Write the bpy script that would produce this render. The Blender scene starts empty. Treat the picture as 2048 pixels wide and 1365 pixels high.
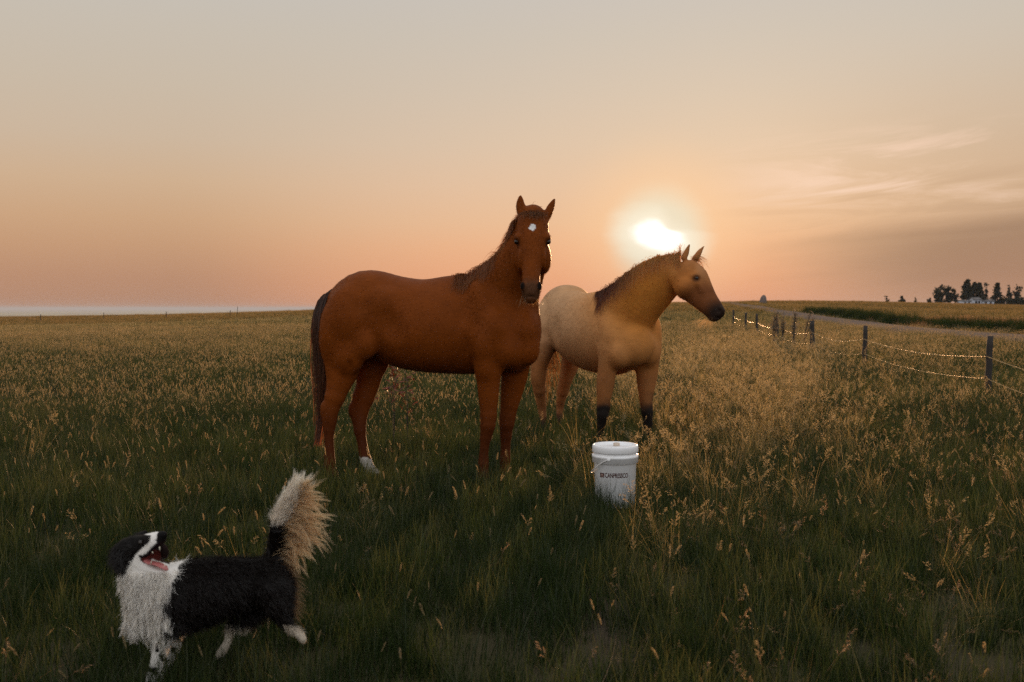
import bpy, math, random
import numpy as np
from math import radians, sin, cos, pi
from mathutils import Vector, Matrix

SC = bpy.context.scene
COL = SC.collection
random.seed(11)
RNG = np.random.default_rng(11)

# ------------------------------------------------------------------ camera
F = 1991.0                    # focal length in photo pixels (35 mm lens, 2048 px wide)
CAM_H = 1.31
PITCH = math.atan(65.5 / F)   # horizon sits at row 617 of 1365
cam_data = bpy.data.cameras.new('camera')
cam_data.lens = 35.0
cam_data.sensor_width = 36.0
cam_data.clip_start = 0.05
cam_data.clip_end = 40000
cam_data.dof.use_dof = True
cam_data.dof.focus_distance = 7.6
cam_data.dof.aperture_fstop = 4.0
cam = bpy.data.objects.new('camera', cam_data)
cam.location = (0, 0, CAM_H)
cam.rotation_euler = (pi / 2 - PITCH, 0, 0)
COL.objects.link(cam)
SC.camera = cam


def P(px, py, d):
    """world point at depth y = d seen at photo pixel (px, py)"""
    r = (px - 1024) / F
    u = (682.5 - py) / F
    y = cos(PITCH) + sin(PITCH) * u
    z = -sin(PITCH) + cos(PITCH) * u
    k = d / y
    return np.array([r * k, d, CAM_H + z * k])


# ------------------------------------------------------------------ sky and sun
SUN = P(1318, 472, 1.0) - np.array([0, 0, CAM_H])
SUN = SUN / np.linalg.norm(SUN)
SUN_EL = math.asin(SUN[2]) + radians(0.5)
SUN_AZ = math.atan2(SUN[0], SUN[1]) + radians(4.5)
LIGHT = np.array([sin(SUN_AZ) * cos(SUN_EL), cos(SUN_AZ) * cos(SUN_EL), sin(SUN_EL)])


def lin(r, g, b):
    f = lambda c: c / 12.92 if c <= 0.04045 else ((c + 0.055) / 1.055) ** 2.4
    return (f(r / 255), f(g / 255), f(b / 255), 1.0)


class NT:
    """small helper for writing node trees"""
    def __init__(s, tree):
        s.t = tree
        tree.nodes.clear()

    def n(s, typ, **kw):
        nd = s.t.nodes.new(typ)
        for k, v in kw.items():
            setattr(nd, k, v)
        return nd

    def put(s, sock, v):
        if v is None:
            return
        if isinstance(v, bpy.types.NodeSocket):
            s.t.links.new(v, sock)
        else:
            sock.default_value = v

    def m(s, op, a, b=None, c=None, clamp=False):
        nd = s.n('ShaderNodeMath', operation=op, use_clamp=clamp)
        s.put(nd.inputs[0], a); s.put(nd.inputs[1], b); s.put(nd.inputs[2], c)
        return nd.outputs[0]

    def v(s, op, a, b=None):
        nd = s.n('ShaderNodeVectorMath', operation=op)
        s.put(nd.inputs[0], a); s.put(nd.inputs[1], b)
        return nd.outputs['Value'] if op in ('DOT_PRODUCT', 'LENGTH', 'DISTANCE') else nd.outputs[0]

    def mix(s, fac, a, b, blend='MIX'):
        nd = s.n('ShaderNodeMix', data_type='RGBA', blend_type=blend)
        s.put(nd.inputs[0], fac); s.put(nd.inputs[6], a); s.put(nd.inputs[7], b)
        return nd.outputs[2]

    def ss(s, x, lo, hi):
        nd = s.n('ShaderNodeMapRange', interpolation_type='SMOOTHSTEP')
        s.put(nd.inputs[0], x); nd.inputs[1].default_value = lo; nd.inputs[2].default_value = hi
        return nd.outputs[0]

    def ramp(s, fac, stops):
        nd = s.n('ShaderNodeValToRGB')
        el = nd.color_ramp.elements
        while len(el) < len(stops):
            el.new(0.5)
        for e, (p, c) in zip(el, stops):
            e.position = p
            e.color = c
        s.put(nd.inputs[0], fac)
        return nd.outputs[0]

    def noise(s, vec, scale, detail=4, rough=0.55, dist=0.0):
        nd = s.n('ShaderNodeTexNoise')
        s.put(nd.inputs['Vector'], vec)
        nd.inputs['Scale'].default_value = scale
        nd.inputs['Detail'].default_value = detail
        nd.inputs['Roughness'].default_value = rough
        nd.inputs['Distortion'].default_value = dist
        return nd.outputs[0]

    def xyz(s, x, y, z):
        nd = s.n('ShaderNodeCombineXYZ')
        s.put(nd.inputs[0], x); s.put(nd.inputs[1], y); s.put(nd.inputs[2], z)
        return nd.outputs[0]


world = bpy.data.worlds.new('World')
SC.world = world
world.use_nodes = True
w = NT(world.node_tree)
dirn = w.v('NORMALIZE', w.n('ShaderNodeTexCoord').outputs['Generated'])
sep = w.n('ShaderNodeSeparateXYZ'); w.put(sep.inputs[0], dirn)
dx, dy, dz = sep.outputs
cosun = w.v('DOT_PRODUCT', dirn, tuple(SUN))
# smoky evening air: two gradients by elevation, away from and towards the sun
far_r = w.ramp(w.m('MAXIMUM', dz, 0.0), [
    (0.0, lin(181, 135, 109)), (0.03, lin(189, 143, 113)), (0.06, lin(200, 156, 121)), (0.085, lin(206, 166, 130)),
    (0.12, lin(209, 177, 145)), (0.16, lin(206, 184, 160)), (0.21, lin(203, 188, 169)), (0.26, lin(201, 191, 177)),
    (0.31, lin(198, 193, 186)), (0.45, lin(202, 200, 196)), (1.0, lin(236, 240, 246))])
near_r = w.ramp(w.m('MAXIMUM', dz, 0.0), [
    (0.0, lin(236, 162, 122)), (0.03, lin(238, 171, 128)), (0.06, lin(236, 180, 139)), (0.085, lin(231, 187, 150)),
    (0.12, lin(225, 191, 161)), (0.16, lin(217, 193, 169)), (0.21, lin(209, 193, 175)), (0.26, lin(203, 193, 180)),
    (0.31, lin(199, 193, 186)), (0.45, lin(202, 200, 196)), (1.0, lin(236, 240, 246))])
sky = w.mix(w.ss(cosun, 0.885, 0.996), far_r, near_r)
uu = w.m('DIVIDE', dx, w.m('MAXIMUM', dy, 0.05))
infront = w.ss(dy, 0.05, 0.3)
cv = w.xyz(w.m('MULTIPLY', uu, 5.0), w.m('MULTIPLY', w.m('SUBTRACT', dz, w.m('MULTIPLY', uu, 0.05)), 46.0), 3.3)
cn = w.noise(cv, 1.0, 6, 0.6, 0.8)
cn2 = w.noise(cv, 0.45, 5, 0.55, 1.2)
# thin grey veil over the right
veil = w.m('MULTIPLY', w.m('MULTIPLY', w.ss(uu, 0.20, 0.46), w.ss(dz, 0.26, 0.10)), infront)
sky = w.mix(w.m('MULTIPLY', veil, w.m('ADD', 0.32, w.m('MULTIPLY', cn2, 0.35))), sky, lin(192, 164, 136))
# grey cloud bank low on the right
bank_z = w.m('ADD', w.m('MULTIPLY', w.m('SUBTRACT', uu, 0.52), 0.075), 0.094)
bank_top = w.m('SUBTRACT', bank_z, dz)
bank = w.m('MULTIPLY', w.ss(w.m('ADD', bank_top, w.m('MULTIPLY', w.m('SUBTRACT', cn2, 0.5), 0.03)), -0.004, 0.022),
           w.ss(w.m('ADD', uu, w.m('MULTIPLY', w.m('SUBTRACT', cn, 0.5), 0.10)), 0.20, 0.47))
bank = w.m('MULTIPLY', bank, infront)
sky = w.mix(w.m('MULTIPLY', bank, w.ss(dz, -0.02, 0.04)), sky, lin(158, 129, 107))
sky = w.mix(w.m('MULTIPLY', w.m('MULTIPLY', w.ss(uu, 0.26, 0.5), w.ss(dz, 0.10, 0.0)), 0.5), sky, lin(186, 132, 102))
# light wisps
wisp = w.m('MULTIPLY', w.ss(cn, 0.44, 0.66), w.m('MULTIPLY', w.ss(uu, 0.17, 0.33), w.m('MULTIPLY', w.ss(dz, 0.082, 0.105), w.ss(dz, 0.178, 0.14))))
wisp = w.m('MULTIPLY', wisp, infront)
sky = w.mix(w.m('MULTIPLY', wisp, 0.85), sky, lin(238, 206, 184))
streak = w.m('MULTIPLY', w.ss(cn, 0.50, 0.34), w.m('MULTIPLY', w.ss(uu, 0.14, 0.36), w.m('MULTIPLY', w.ss(dz, 0.05, 0.07), w.ss(dz, 0.14, 0.11))))
sky = w.mix(w.m('MULTIPLY', streak, 0.28), sky, lin(176, 143, 117))
# the veiled sun: white patch broken by a thin cloud, pale ring around it
sv = w.v('SUBTRACT', dirn, tuple(SUN))
ssp = w.n('ShaderNodeSeparateXYZ'); w.put(ssp.inputs[0], sv)
wob = w.m('MULTIPLY', w.m('SUBTRACT', w.noise(w.xyz(w.m('MULTIPLY', uu, 40.0), w.m('MULTIPLY', dz, 90.0), 0.0), 1.0, 3, 0.5), 0.5), 0.007)
r_core = w.m('SQRT', w.m('ADD', w.m('POWER', w.m('MULTIPLY', ssp.outputs[0], 0.62), 2.0), w.m('POWER', w.m('ADD', ssp.outputs[2], w.m('MULTIPLY', ssp.outputs[0], 0.12)), 2.0)))
r_core = w.m('ADD', r_core, wob)
r_core = w.m('ADD', r_core, w.m('MULTIPLY', w.m('MULTIPLY', w.ss(ssp.outputs[0], -0.004, 0.016), w.ss(ssp.outputs[2], 0.001, 0.009)), 0.012))
ang = w.m('SQRT', w.m('MAXIMUM', w.m('MULTIPLY', w.m('SUBTRACT', 1.0, cosun), 2.0), 0.0))
ang = w.m('ADD', ang, w.m('MULTIPLY', wob, 0.6))
sky = w.mix(w.m('MULTIPLY', w.ss(ang, 0.115, 0.02), 0.55), sky, lin(250, 205, 160))
sky = w.mix(w.m('MULTIPLY', w.ss(ang, 0.060, 0.024), 0.92), sky, lin(228, 221, 198))
sky = w.mix(w.m('MULTIPLY', w.ss(r_core, 0.038, 0.010), 0.8), sky, lin(250, 243, 222))
sky = w.mix(w.ss(r_core, 0.0200, 0.003), sky, (1.7, 1.7, 1.72, 1))
# added fill: unseen sky opposite the sun brightened to light the near sides
sky = w.mix(w.m('MULTIPLY', w.ss(dy, 0.25, -0.45), w.ss(dz, -0.02, 0.12)), sky, (0.90, 0.91, 0.93, 1))
# below the horizon
sky = w.mix(w.ss(dz, -0.004, -0.06), sky, lin(120, 100, 80))
bg1 = w.n('ShaderNodeBackground'); w.put(bg1.inputs[0], sky); bg1.inputs[1].default_value = 0.60
nish = w.n('ShaderNodeTexSky', sky_type='NISHITA')
nish.sun_disc = False
nish.sun_elevation = SUN_EL
nish.sun_rotation = SUN_AZ
nish.dust_density = 6.0
nish.air_density = 1.0
nish.ozone_density = 1.0
bg2 = w.n('ShaderNodeBackground'); w.put(bg2.inputs[0], nish.outputs[0]); bg2.inputs[1].default_value = 0.002
add = w.n('ShaderNodeAddShader')
w.put(add.inputs[0], bg1.outputs[0]); w.put(add.inputs[1], bg2.outputs[0])
w.put(w.n('ShaderNodeOutputWorld').inputs[0], add.outputs[0])

sun_data = bpy.data.lights.new('sun', 'SUN')
sun_data.energy = 5.0
sun_data.angle = radians(0.8)
sun_data.color = (1.0, 0.55, 0.26)
sun = bpy.data.objects.new('sun', sun_data)
sun.rotation_euler = Vector(LIGHT).to_track_quat('Z', 'Y').to_euler()
sun.location = (0, 0, 30)
COL.objects.link(sun)

SC.view_settings.view_transform = 'Standard'
SC.view_settings.look = 'None'
SC.view_settings.exposure = 0.69
SC.view_settings.gamma = 1.0
SC.view_settings.use_curve_mapping = False
SC.cycles.use_denoising = False
SC.cycles.max_bounces = 6
SC.cycles.transparent_max_bounces = 8

# ------------------------------------------------------------------ small builders


def tag(o, label=None, cat=None, group=None, kind=None):
    if label: o['label'] = label
    if cat: o['category'] = cat
    if group: o['group'] = group
    if kind: o['kind'] = kind
    return o


def mesh_np(name, verts, quads=None, tris=None, col=None, smooth=True):
    """mesh from numpy arrays; col = per-vertex RGBA stored in attribute Col"""
    me = bpy.data.meshes.new(name)
    verts = np.asarray(verts, np.float32).reshape(-1, 3)
    q = np.zeros((0, 4), np.int32) if quads is None else np.asarray(quads, np.int32).reshape(-1, 4)
    t = np.zeros((0, 3), np.int32) if tris is None else np.asarray(tris, np.int32).reshape(-1, 3)
    me.vertices.add(len(verts))
    me.vertices.foreach_set('co', verts.ravel())
    nl = q.size + t.size
    me.loops.add(nl)
    me.loops.foreach_set('vertex_index', np.concatenate([q.ravel(), t.ravel()]).astype(np.int32))
    me.polygons.add(len(q) + len(t))
    me.polygons.foreach_set('loop_start', np.concatenate([np.arange(len(q)) * 4, len(q) * 4 + np.arange(len(t)) * 3]).astype(np.int32))
    me.update(calc_edges=True)
    me.validate()
    if col is not None:
        a = me.color_attributes.new('Col', 'FLOAT_COLOR', 'POINT')
        c = np.ones((len(verts), 4), np.float32)
        c[:, :np.asarray(col).shape[1]] = col
        a.data.foreach_set('color', c.ravel())
    if smooth:
        me.polygons.foreach_set('use_smooth', np.ones(len(me.polygons), bool))
    return me


def obj(name, me, m=None, parent=None, link=True):
    o = bpy.data.objects.new(name, me)
    if m is not None:
        me.materials.append(m)
    if link:
        COL.objects.link(o)
    if parent is not None:
        o.parent = parent
        o.matrix_parent_inverse = Matrix.Translation(-parent.location)
    return o


def empty(name, loc):
    o = bpy.data.objects.new(name, None)
    o.location = tuple(float(v) for v in loc)
    o.empty_display_size = 0.2
    COL.objects.link(o)
    return o


def noise_np(p, s, seed=0):
    """smooth pseudo-noise in about -1..1 (sums of sines)"""
    p = np.asarray(p, float) * s
    x, y = p[..., 0], p[..., 1]
    z = p[..., 2] if p.shape[-1] > 2 else 0 * x
    r = np.random.default_rng(seed)
    o = 0
    for k in range(7):
        a = r.normal(size=3) * (0.7 + 0.35 * k)
        o = o + np.sin(a[0] * x + a[1] * y + a[2] * z + r.uniform(0, 6.28)) / (1 + 0.35 * k)
    return o / 2.6


def tube(pts, rad, sides=8, closed_ends=True):
    """verts, quads, tris of a tube through pts with radii rad"""
    pts = np.asarray(pts, float)
    n = len(pts)
    rad = np.broadcast_to(np.asarray(rad, float), (n,))
    tan = np.gradient(pts, axis=0)
    tan /= np.linalg.norm(tan, axis=1)[:, None] + 1e-9
    ref = np.array([0.0, 0, 1]) if abs(tan[0][2]) < 0.9 else np.array([1.0, 0, 0])
    V = []
    for i in range(n):
        a = np.cross(tan[i], ref); a /= np.linalg.norm(a) + 1e-9
        b = np.cross(tan[i], a)
        ang = np.arange(sides) / sides * 2 * pi
        V.append(pts[i] + rad[i] * (np.cos(ang)[:, None] * a + np.sin(ang)[:, None] * b))
    V = np.concatenate(V)
    Q = []
    for i in range(n - 1):
        for j in range(sides):
            k = (j + 1) % sides
            Q.append((i * sides + j, i * sides + k, (i + 1) * sides + k, (i + 1) * sides + j))
    T = []
    if closed_ends:
        c0 = len(V); V = np.vstack([V, pts[0], pts[-1]])
        for j in range(sides):
            k = (j + 1) % sides
            T.append((c0, k, j))
            T.append((c0 + 1, (n - 1) * sides + j, (n - 1) * sides + k))
    return V, np.array(Q, int).reshape(-1, 4), np.array(T, int).reshape(-1, 3)


class MB:
    """collects pieces into one mesh"""
    def __init__(s):
        s.V, s.Q, s.T, s.C, s.n = [], [], [], [], 0

    def add(s, V, Q=None, T=None, c=None):
        V = np.asarray(V, float).reshape(-1, 3)
        s.V.append(V)
        if Q is not None and len(Q): s.Q.append(np.asarray(Q, int) + s.n)
        if T is not None and len(T): s.T.append(np.asarray(T, int) + s.n)
        if c is not None:
            s.C.append(np.broadcast_to(np.asarray(c, float), (len(V), 4)))
        s.n += len(V)

    def tube(s, pts, rad, sides=8, c=None):
        s.add(*tube(pts, rad, sides), c=c)

    def box(s, lo, hi, c=None):
        x0, y0, z0 = lo; x1, y1, z1 = hi
        V = [(x0, y0, z0), (x1, y0, z0), (x1, y1, z0), (x0, y1, z0), (x0, y0, z1), (x1, y0, z1), (x1, y1, z1), (x0, y1, z1)]
        s.add(V, [(0, 3, 2, 1), (4, 5, 6, 7), (0, 1, 5, 4), (1, 2, 6, 5), (2, 3, 7, 6), (3, 0, 4, 7)], c=c)

    def mesh(s, name, smooth=True):
        return mesh_np(name, np.concatenate(s.V), np.concatenate(s.Q) if s.Q else None, np.concatenate(s.T) if s.T else None,
                       np.concatenate(s.C) if s.C else None, smooth)


def ribbons(roots, dirs, length, width, segs=4, grav=0.0, curl=0.0, col_root=None, col_tip=None, taper=0.15, rs=None, side=None, collide=None):
    """many flat hairs as one vertex/quad set; per-hair length/width/grav arrays"""
    rs = rs or RNG
    N = len(roots)
    length = np.broadcast_to(np.asarray(length, float), (N,))
    width = np.broadcast_to(np.asarray(width, float), (N,))
    grav = np.broadcast_to(np.asarray(grav, float), (N,))
    d = dirs / (np.linalg.norm(dirs, axis=1)[:, None] + 1e-9)
    p = np.array(roots, float)
    side = rs.normal(size=(N, 3)) if side is None else side + rs.normal(size=(N, 3)) * .25
    side -= (side * d).sum(1)[:, None] * d
    side /= np.linalg.norm(side, axis=1)[:, None] + 1e-9
    bend = rs.normal(size=(N, 3)) * curl
    V = np.zeros((N, segs + 1, 2, 3)); Cc = np.zeros((N, segs + 1, 2, 4))
    for k in range(segs + 1):
        t = k / segs
        wd = width * (1 - (1 - taper) * t)
        V[:, k, 0] = p - side * wd[:, None] * 0.5
        V[:, k, 1] = p + side * wd[:, None] * 0.5
        if col_root is not None:
            c = np.asarray(col_root) * (1 - t) + np.asarray(col_tip) * t
            Cc[:, k, 0] = c; Cc[:, k, 1] = c
        if k < segs:
            pn = p + d * (length / segs)[:, None]
            if collide is not None:
                pn = collide(pn)
                d = pn - p; d /= np.linalg.norm(d, axis=1)[:, None] + 1e-9
            p = pn
            d = d + bend / segs
            d[:, 2] -= grav / segs
            d /= np.linalg.norm(d, axis=1)[:, None] + 1e-9
    base = np.arange(N)[:, None] * (segs + 1) * 2 + np.arange(segs)[None] * 2
    Q = np.stack([base, base + 1, base + 3, base + 2], -1).reshape(-1, 4)
    return V.reshape(-1, 3), Q, Cc.reshape(-1, 4)


def material(name, build):
    m = bpy.data.materials.new(name)
    m.use_nodes = True
    t = NT(m.node_tree)
    out = t.n('ShaderNodeOutputMaterial')
    t.put(out.inputs[0], build(t))
    return m


def princ(t, base, rough=0.6, bump=None, bump_s=0.3, bump_d=0.01, **kw):
    b = t.n('ShaderNodeBsdfPrincipled')
    t.put(b.inputs['Base Color'], base)
    t.put(b.inputs['Roughness'], rough)
    for k, v in kw.items():
        t.put(b.inputs[k.replace('_', ' ')], v)
    if bump is not None:
        bn = t.n('ShaderNodeBump')
        bn.inputs['Strength'].default_value = bump_s
        bn.inputs['Distance'].default_value = bump_d
        t.put(bn.inputs['Height'], bump)
        t.put(b.inputs['Normal'], bn.outputs[0])
    return b.outputs[0]


def leafy(t, col, trans=0.45, gloss=0.03, rough=0.35, tcol=None):
    """thin plant or hair matter: diffuse, light coming through, a little shine"""
    d = t.n('ShaderNodeBsdfDiffuse'); t.put(d.inputs[0], col)
    tr = t.n('ShaderNodeBsdfTranslucent'); t.put(tr.inputs[0], col if tcol is None else tcol)
    mx = t.n('ShaderNodeMixShader'); mx.inputs[0].default_value = trans
    t.put(mx.inputs[1], d.outputs[0]); t.put(mx.inputs[2], tr.outputs[0])
    if gloss <= 0:
        return mx.outputs[0]
    g = t.n('ShaderNodeBsdfGlossy'); g.inputs['Roughness'].default_value = rough
    t.put(g.inputs[0], (1, 1, 1, 1))
    m2 = t.n('ShaderNodeMixShader'); m2.inputs[0].default_value = gloss
    t.put(m2.inputs[1], mx.outputs[0]); t.put(m2.inputs[2], g.outputs[0])
    return m2.outputs[0]


def attr_col(t, name='Col'):
    return t.n('ShaderNodeVertexColor', layer_name=name).outputs[0]


def hair_mat(name, trans=0.4, gloss=0.05):
    def b(t):
        return leafy(t, attr_col(t), trans, gloss, 0.4)
    return material(name, b)


# ------------------------------------------------------------------ terrain
AZ_PX = np.array([-400, 0, 320, 640, 1024, 1340, 1527, 1700, 1860, 2048, 2500])
AZ_T = np.arctan((AZ_PX - 1024) / F)
EDGE = np.array([-28, -25, -17, -4, 3, 11, 14, 13, 10, 6, 2.0])
DCR = np.array([120, 120, 125, 135, 150, 180, 200, 240, 290, 300, 300.0])
DROP = np.array([45, 45, 45, 40, 30, 15, 8, 4, 2, 2, 2.0])


def sm(x):
    x = np.clip(x, 0, 1)
    return x * x * (3 - 2 * x)


def height(x, y):
    x = np.asarray(x, float); y = np.asarray(y, float)
    r = np.hypot(x, y)
    az = np.arctan2(x, y)
    azc = np.clip(az, AZ_T[0], AZ_T[-1])
    d = r * np.cos(azc)
    e = np.interp(azc, AZ_T, EDGE); dc = np.interp(azc, AZ_T, DCR); dr = np.interp(azc, AZ_T, DROP)
    zc = CAM_H + e * dc / F - 0.30
    s = sm((d - 24) / (dc - 24))
    back = sm((np.abs(az) - 0.6) / 0.8)
    z = zc * s * (1 - back)
    z = z - (dr + 0 * d) * sm((d - dc) / 1600.0)
    z = z + 0.035 * noise_np(np.stack([x, y], -1), 0.55, 3) * sm((r - 1) / 6) * (1 - sm((r - 60) / 100))
    z = z + 0.10 * noise_np(np.stack([x, y], -1), 0.06, 5) * sm((r - 15) / 30)
    return z


def hit(px, py):
    """first terrain point seen at photo pixel (px, py)"""
    o = np.array([0, 0, CAM_H]); v = P(px, py, 1.0) - o
    ds = np.geomspace(1.5, 900, 4000)
    q = o + ds[:, None] * v
    below = q[:, 2] < height(q[:, 0], q[:, 1])
    i = np.argmax(below) if below.any() else len(ds) - 1
    return np.array([q[i, 0], q[i, 1], float(height(q[i, 0], q[i, 1]))])


def ground_mat(t):
    geo = t.n('ShaderNodeNewGeometry')
    pos = geo.outputs['Position']
    a = t.noise(pos, 0.35, 6, 0.6)
    b = t.noise(pos, 9.0, 6, 0.7)
    c = t.noise(pos, 90.0, 3, 0.7)
    soil = t.mix(b, (0.020, 0.015, 0.010, 1), (0.075, 0.055, 0.038, 1))
    thatch = t.mix(c, (0.018, 0.020, 0.008, 1), (0.085, 0.072, 0.030, 1))
    near = t.mix(t.ss(a, 0.42, 0.62), thatch, soil)
    sp = t.n('ShaderNodeSeparateXYZ'); t.put(sp.inputs[0], pos)
    dist = t.v('LENGTH', pos)
    f1 = t.noise(pos, 0.012, 5, 0.6)
    field = t.mix(f1, (0.075, 0.070, 0.026, 1), (0.15, 0.115, 0.045, 1))
    plain = t.mix(t.ss(t.noise(pos, 0.0011, 3, 0.5), 0.4, 0.6), (0.14, 0.14, 0.07, 1), (0.33, 0.31, 0.14, 1))
    col = t.mix(t.ss(dist, 18.0, 60.0), near, field)
    col = t.mix(t.ss(dist, 600.0, 1400.0), col, plain)
    return princ(t, col, 0.95, bump=b, bump_s=0.6, bump_d=0.03, Specular_IOR_Level=0.1)


M_GROUND = material('soil_and_thatch', ground_mat)
rings = np.concatenate([[0.0], np.geomspace(0.35, 30000, 320)])
nth = 288
th = np.arange(nth) / nth * 2 * pi
R_, T_ = np.meshgrid(rings[1:], th, indexing='ij')
gx, gy = R_ * np.sin(T_), R_ * np.cos(T_)
gz = height(gx, gy)
GV = np.vstack([[0, 0, float(height(0, 0))], np.stack([gx, gy, gz], -1).reshape(-1, 3)])
i0 = (np.arange(len(rings) - 2)[:, None] * nth + np.arange(nth)[None]) + 1
i1 = (np.arange(len(rings) - 2)[:, None] * nth + (np.arange(nth)[None] + 1) % nth) + 1
GQ = np.stack([i0, i1, i1 + nth, i0 + nth], -1).reshape(-1, 4)[:, ::-1]
GT = np.stack([np.zeros(nth, int), 1 + (np.arange(nth) + 1) % nth, 1 + np.arange(nth)], -1)[:, ::-1]
tag(obj('ground', mesh_np('ground', GV, GQ, GT), M_GROUND), kind='structure')

# gravel road climbing away on the right
road_pix = [(2300, 716), (2180, 700), (2048, 684), (1950, 675.5), (1850, 667), (1760, 657.5), (1700, 650), (1640, 641), (1590, 632.5), (1550, 625), (1520, 619.5), (1490, 614.5), (1462, 610), (1440, 607)]
road_c = np.array([hit(*p) for p in road_pix])


def smooth_path(pts, n):
    s = np.concatenate([[0], np.cumsum(np.linalg.norm(np.diff(pts[:, :2], axis=0), axis=1))])
    tt = np.linspace(0, s[-1], n)
    q = np.stack([np.interp(tt, s, pts[:, k]) for k in range(2)], -1)
    for _ in range(12):
        q[1:-1] = 0.25 * q[:-2] + 0.5 * q[1:-1] + 0.25 * q[2:]
    return q


ROAD = smooth_path(road_c, 160)
rt_ = np.gradient(ROAD, axis=0); rt_ /= np.linalg.norm(rt_, axis=1)[:, None]
rn_ = np.stack([rt_[:, 1], -rt_[:, 0]], -1)
ROAD_W = 1.15
offs = np.array([-1.75, -1.0, -0.75, -0.5, -0.25, 0, 0.25, 0.5, 0.75, 1.0, 1.75]) * ROAD_W
lift = np.array([-0.60, 0, 0.03, 0.02, 0.04, 0.05, 0.04, 0.02, 0.03, 0, -0.60]) + 0.22
rv = []
for k, (o_, l_) in enumerate(zip(offs, lift)):
    q = ROAD + rn_ * o_
    rv.append(np.column_stack([q, height(q[:, 0], q[:, 1]) + l_]))
rv = np.stack(rv, 1)
nr, nc = rv.shape[:2]
ri = np.arange(nr - 1)[:, None] * nc + np.arange(nc - 1)[None]
RQ = np.stack([ri, ri + 1, ri + nc + 1, ri + nc], -1).reshape(-1, 4)


def road_mat(t):
    pos = t.n('ShaderNodeNewGeometry').outputs['Position']
    a = t.noise(pos, 0.4, 5, 0.6); b = t.noise(pos, 25.0, 4, 0.7)
    col = t.mix(a, (0.115, 0.084, 0.068, 1), (0.19, 0.142, 0.115, 1))
    col = t.mix(t.m('MULTIPLY', b, 0.5), col, (0.12, 0.10, 0.09, 1))
    return princ(t, col, 1.0, bump=b, bump_s=0.15, bump_d=0.01, Specular_IOR_Level=0.0)


tag(obj('road', mesh_np('road', rv.reshape(-1, 3), RQ), material('gravel', road_mat)), kind='structure')


def road_dist(x, y):
    out = np.full(np.shape(x), 1e9)
    for k in range(0, len(ROAD), 2):
        out = np.minimum(out, np.hypot(x - ROAD[k, 0], y - ROAD[k, 1]))
    return out


def road_side(x, y):
    """positive beyond the road"""
    yy = np.interp(x, ROAD[:, 0], ROAD[:, 1]) if ROAD[0, 0] < ROAD[-1, 0] else np.interp(x, ROAD[::-1, 0], ROAD[::-1, 1])
    return y, yy



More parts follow.
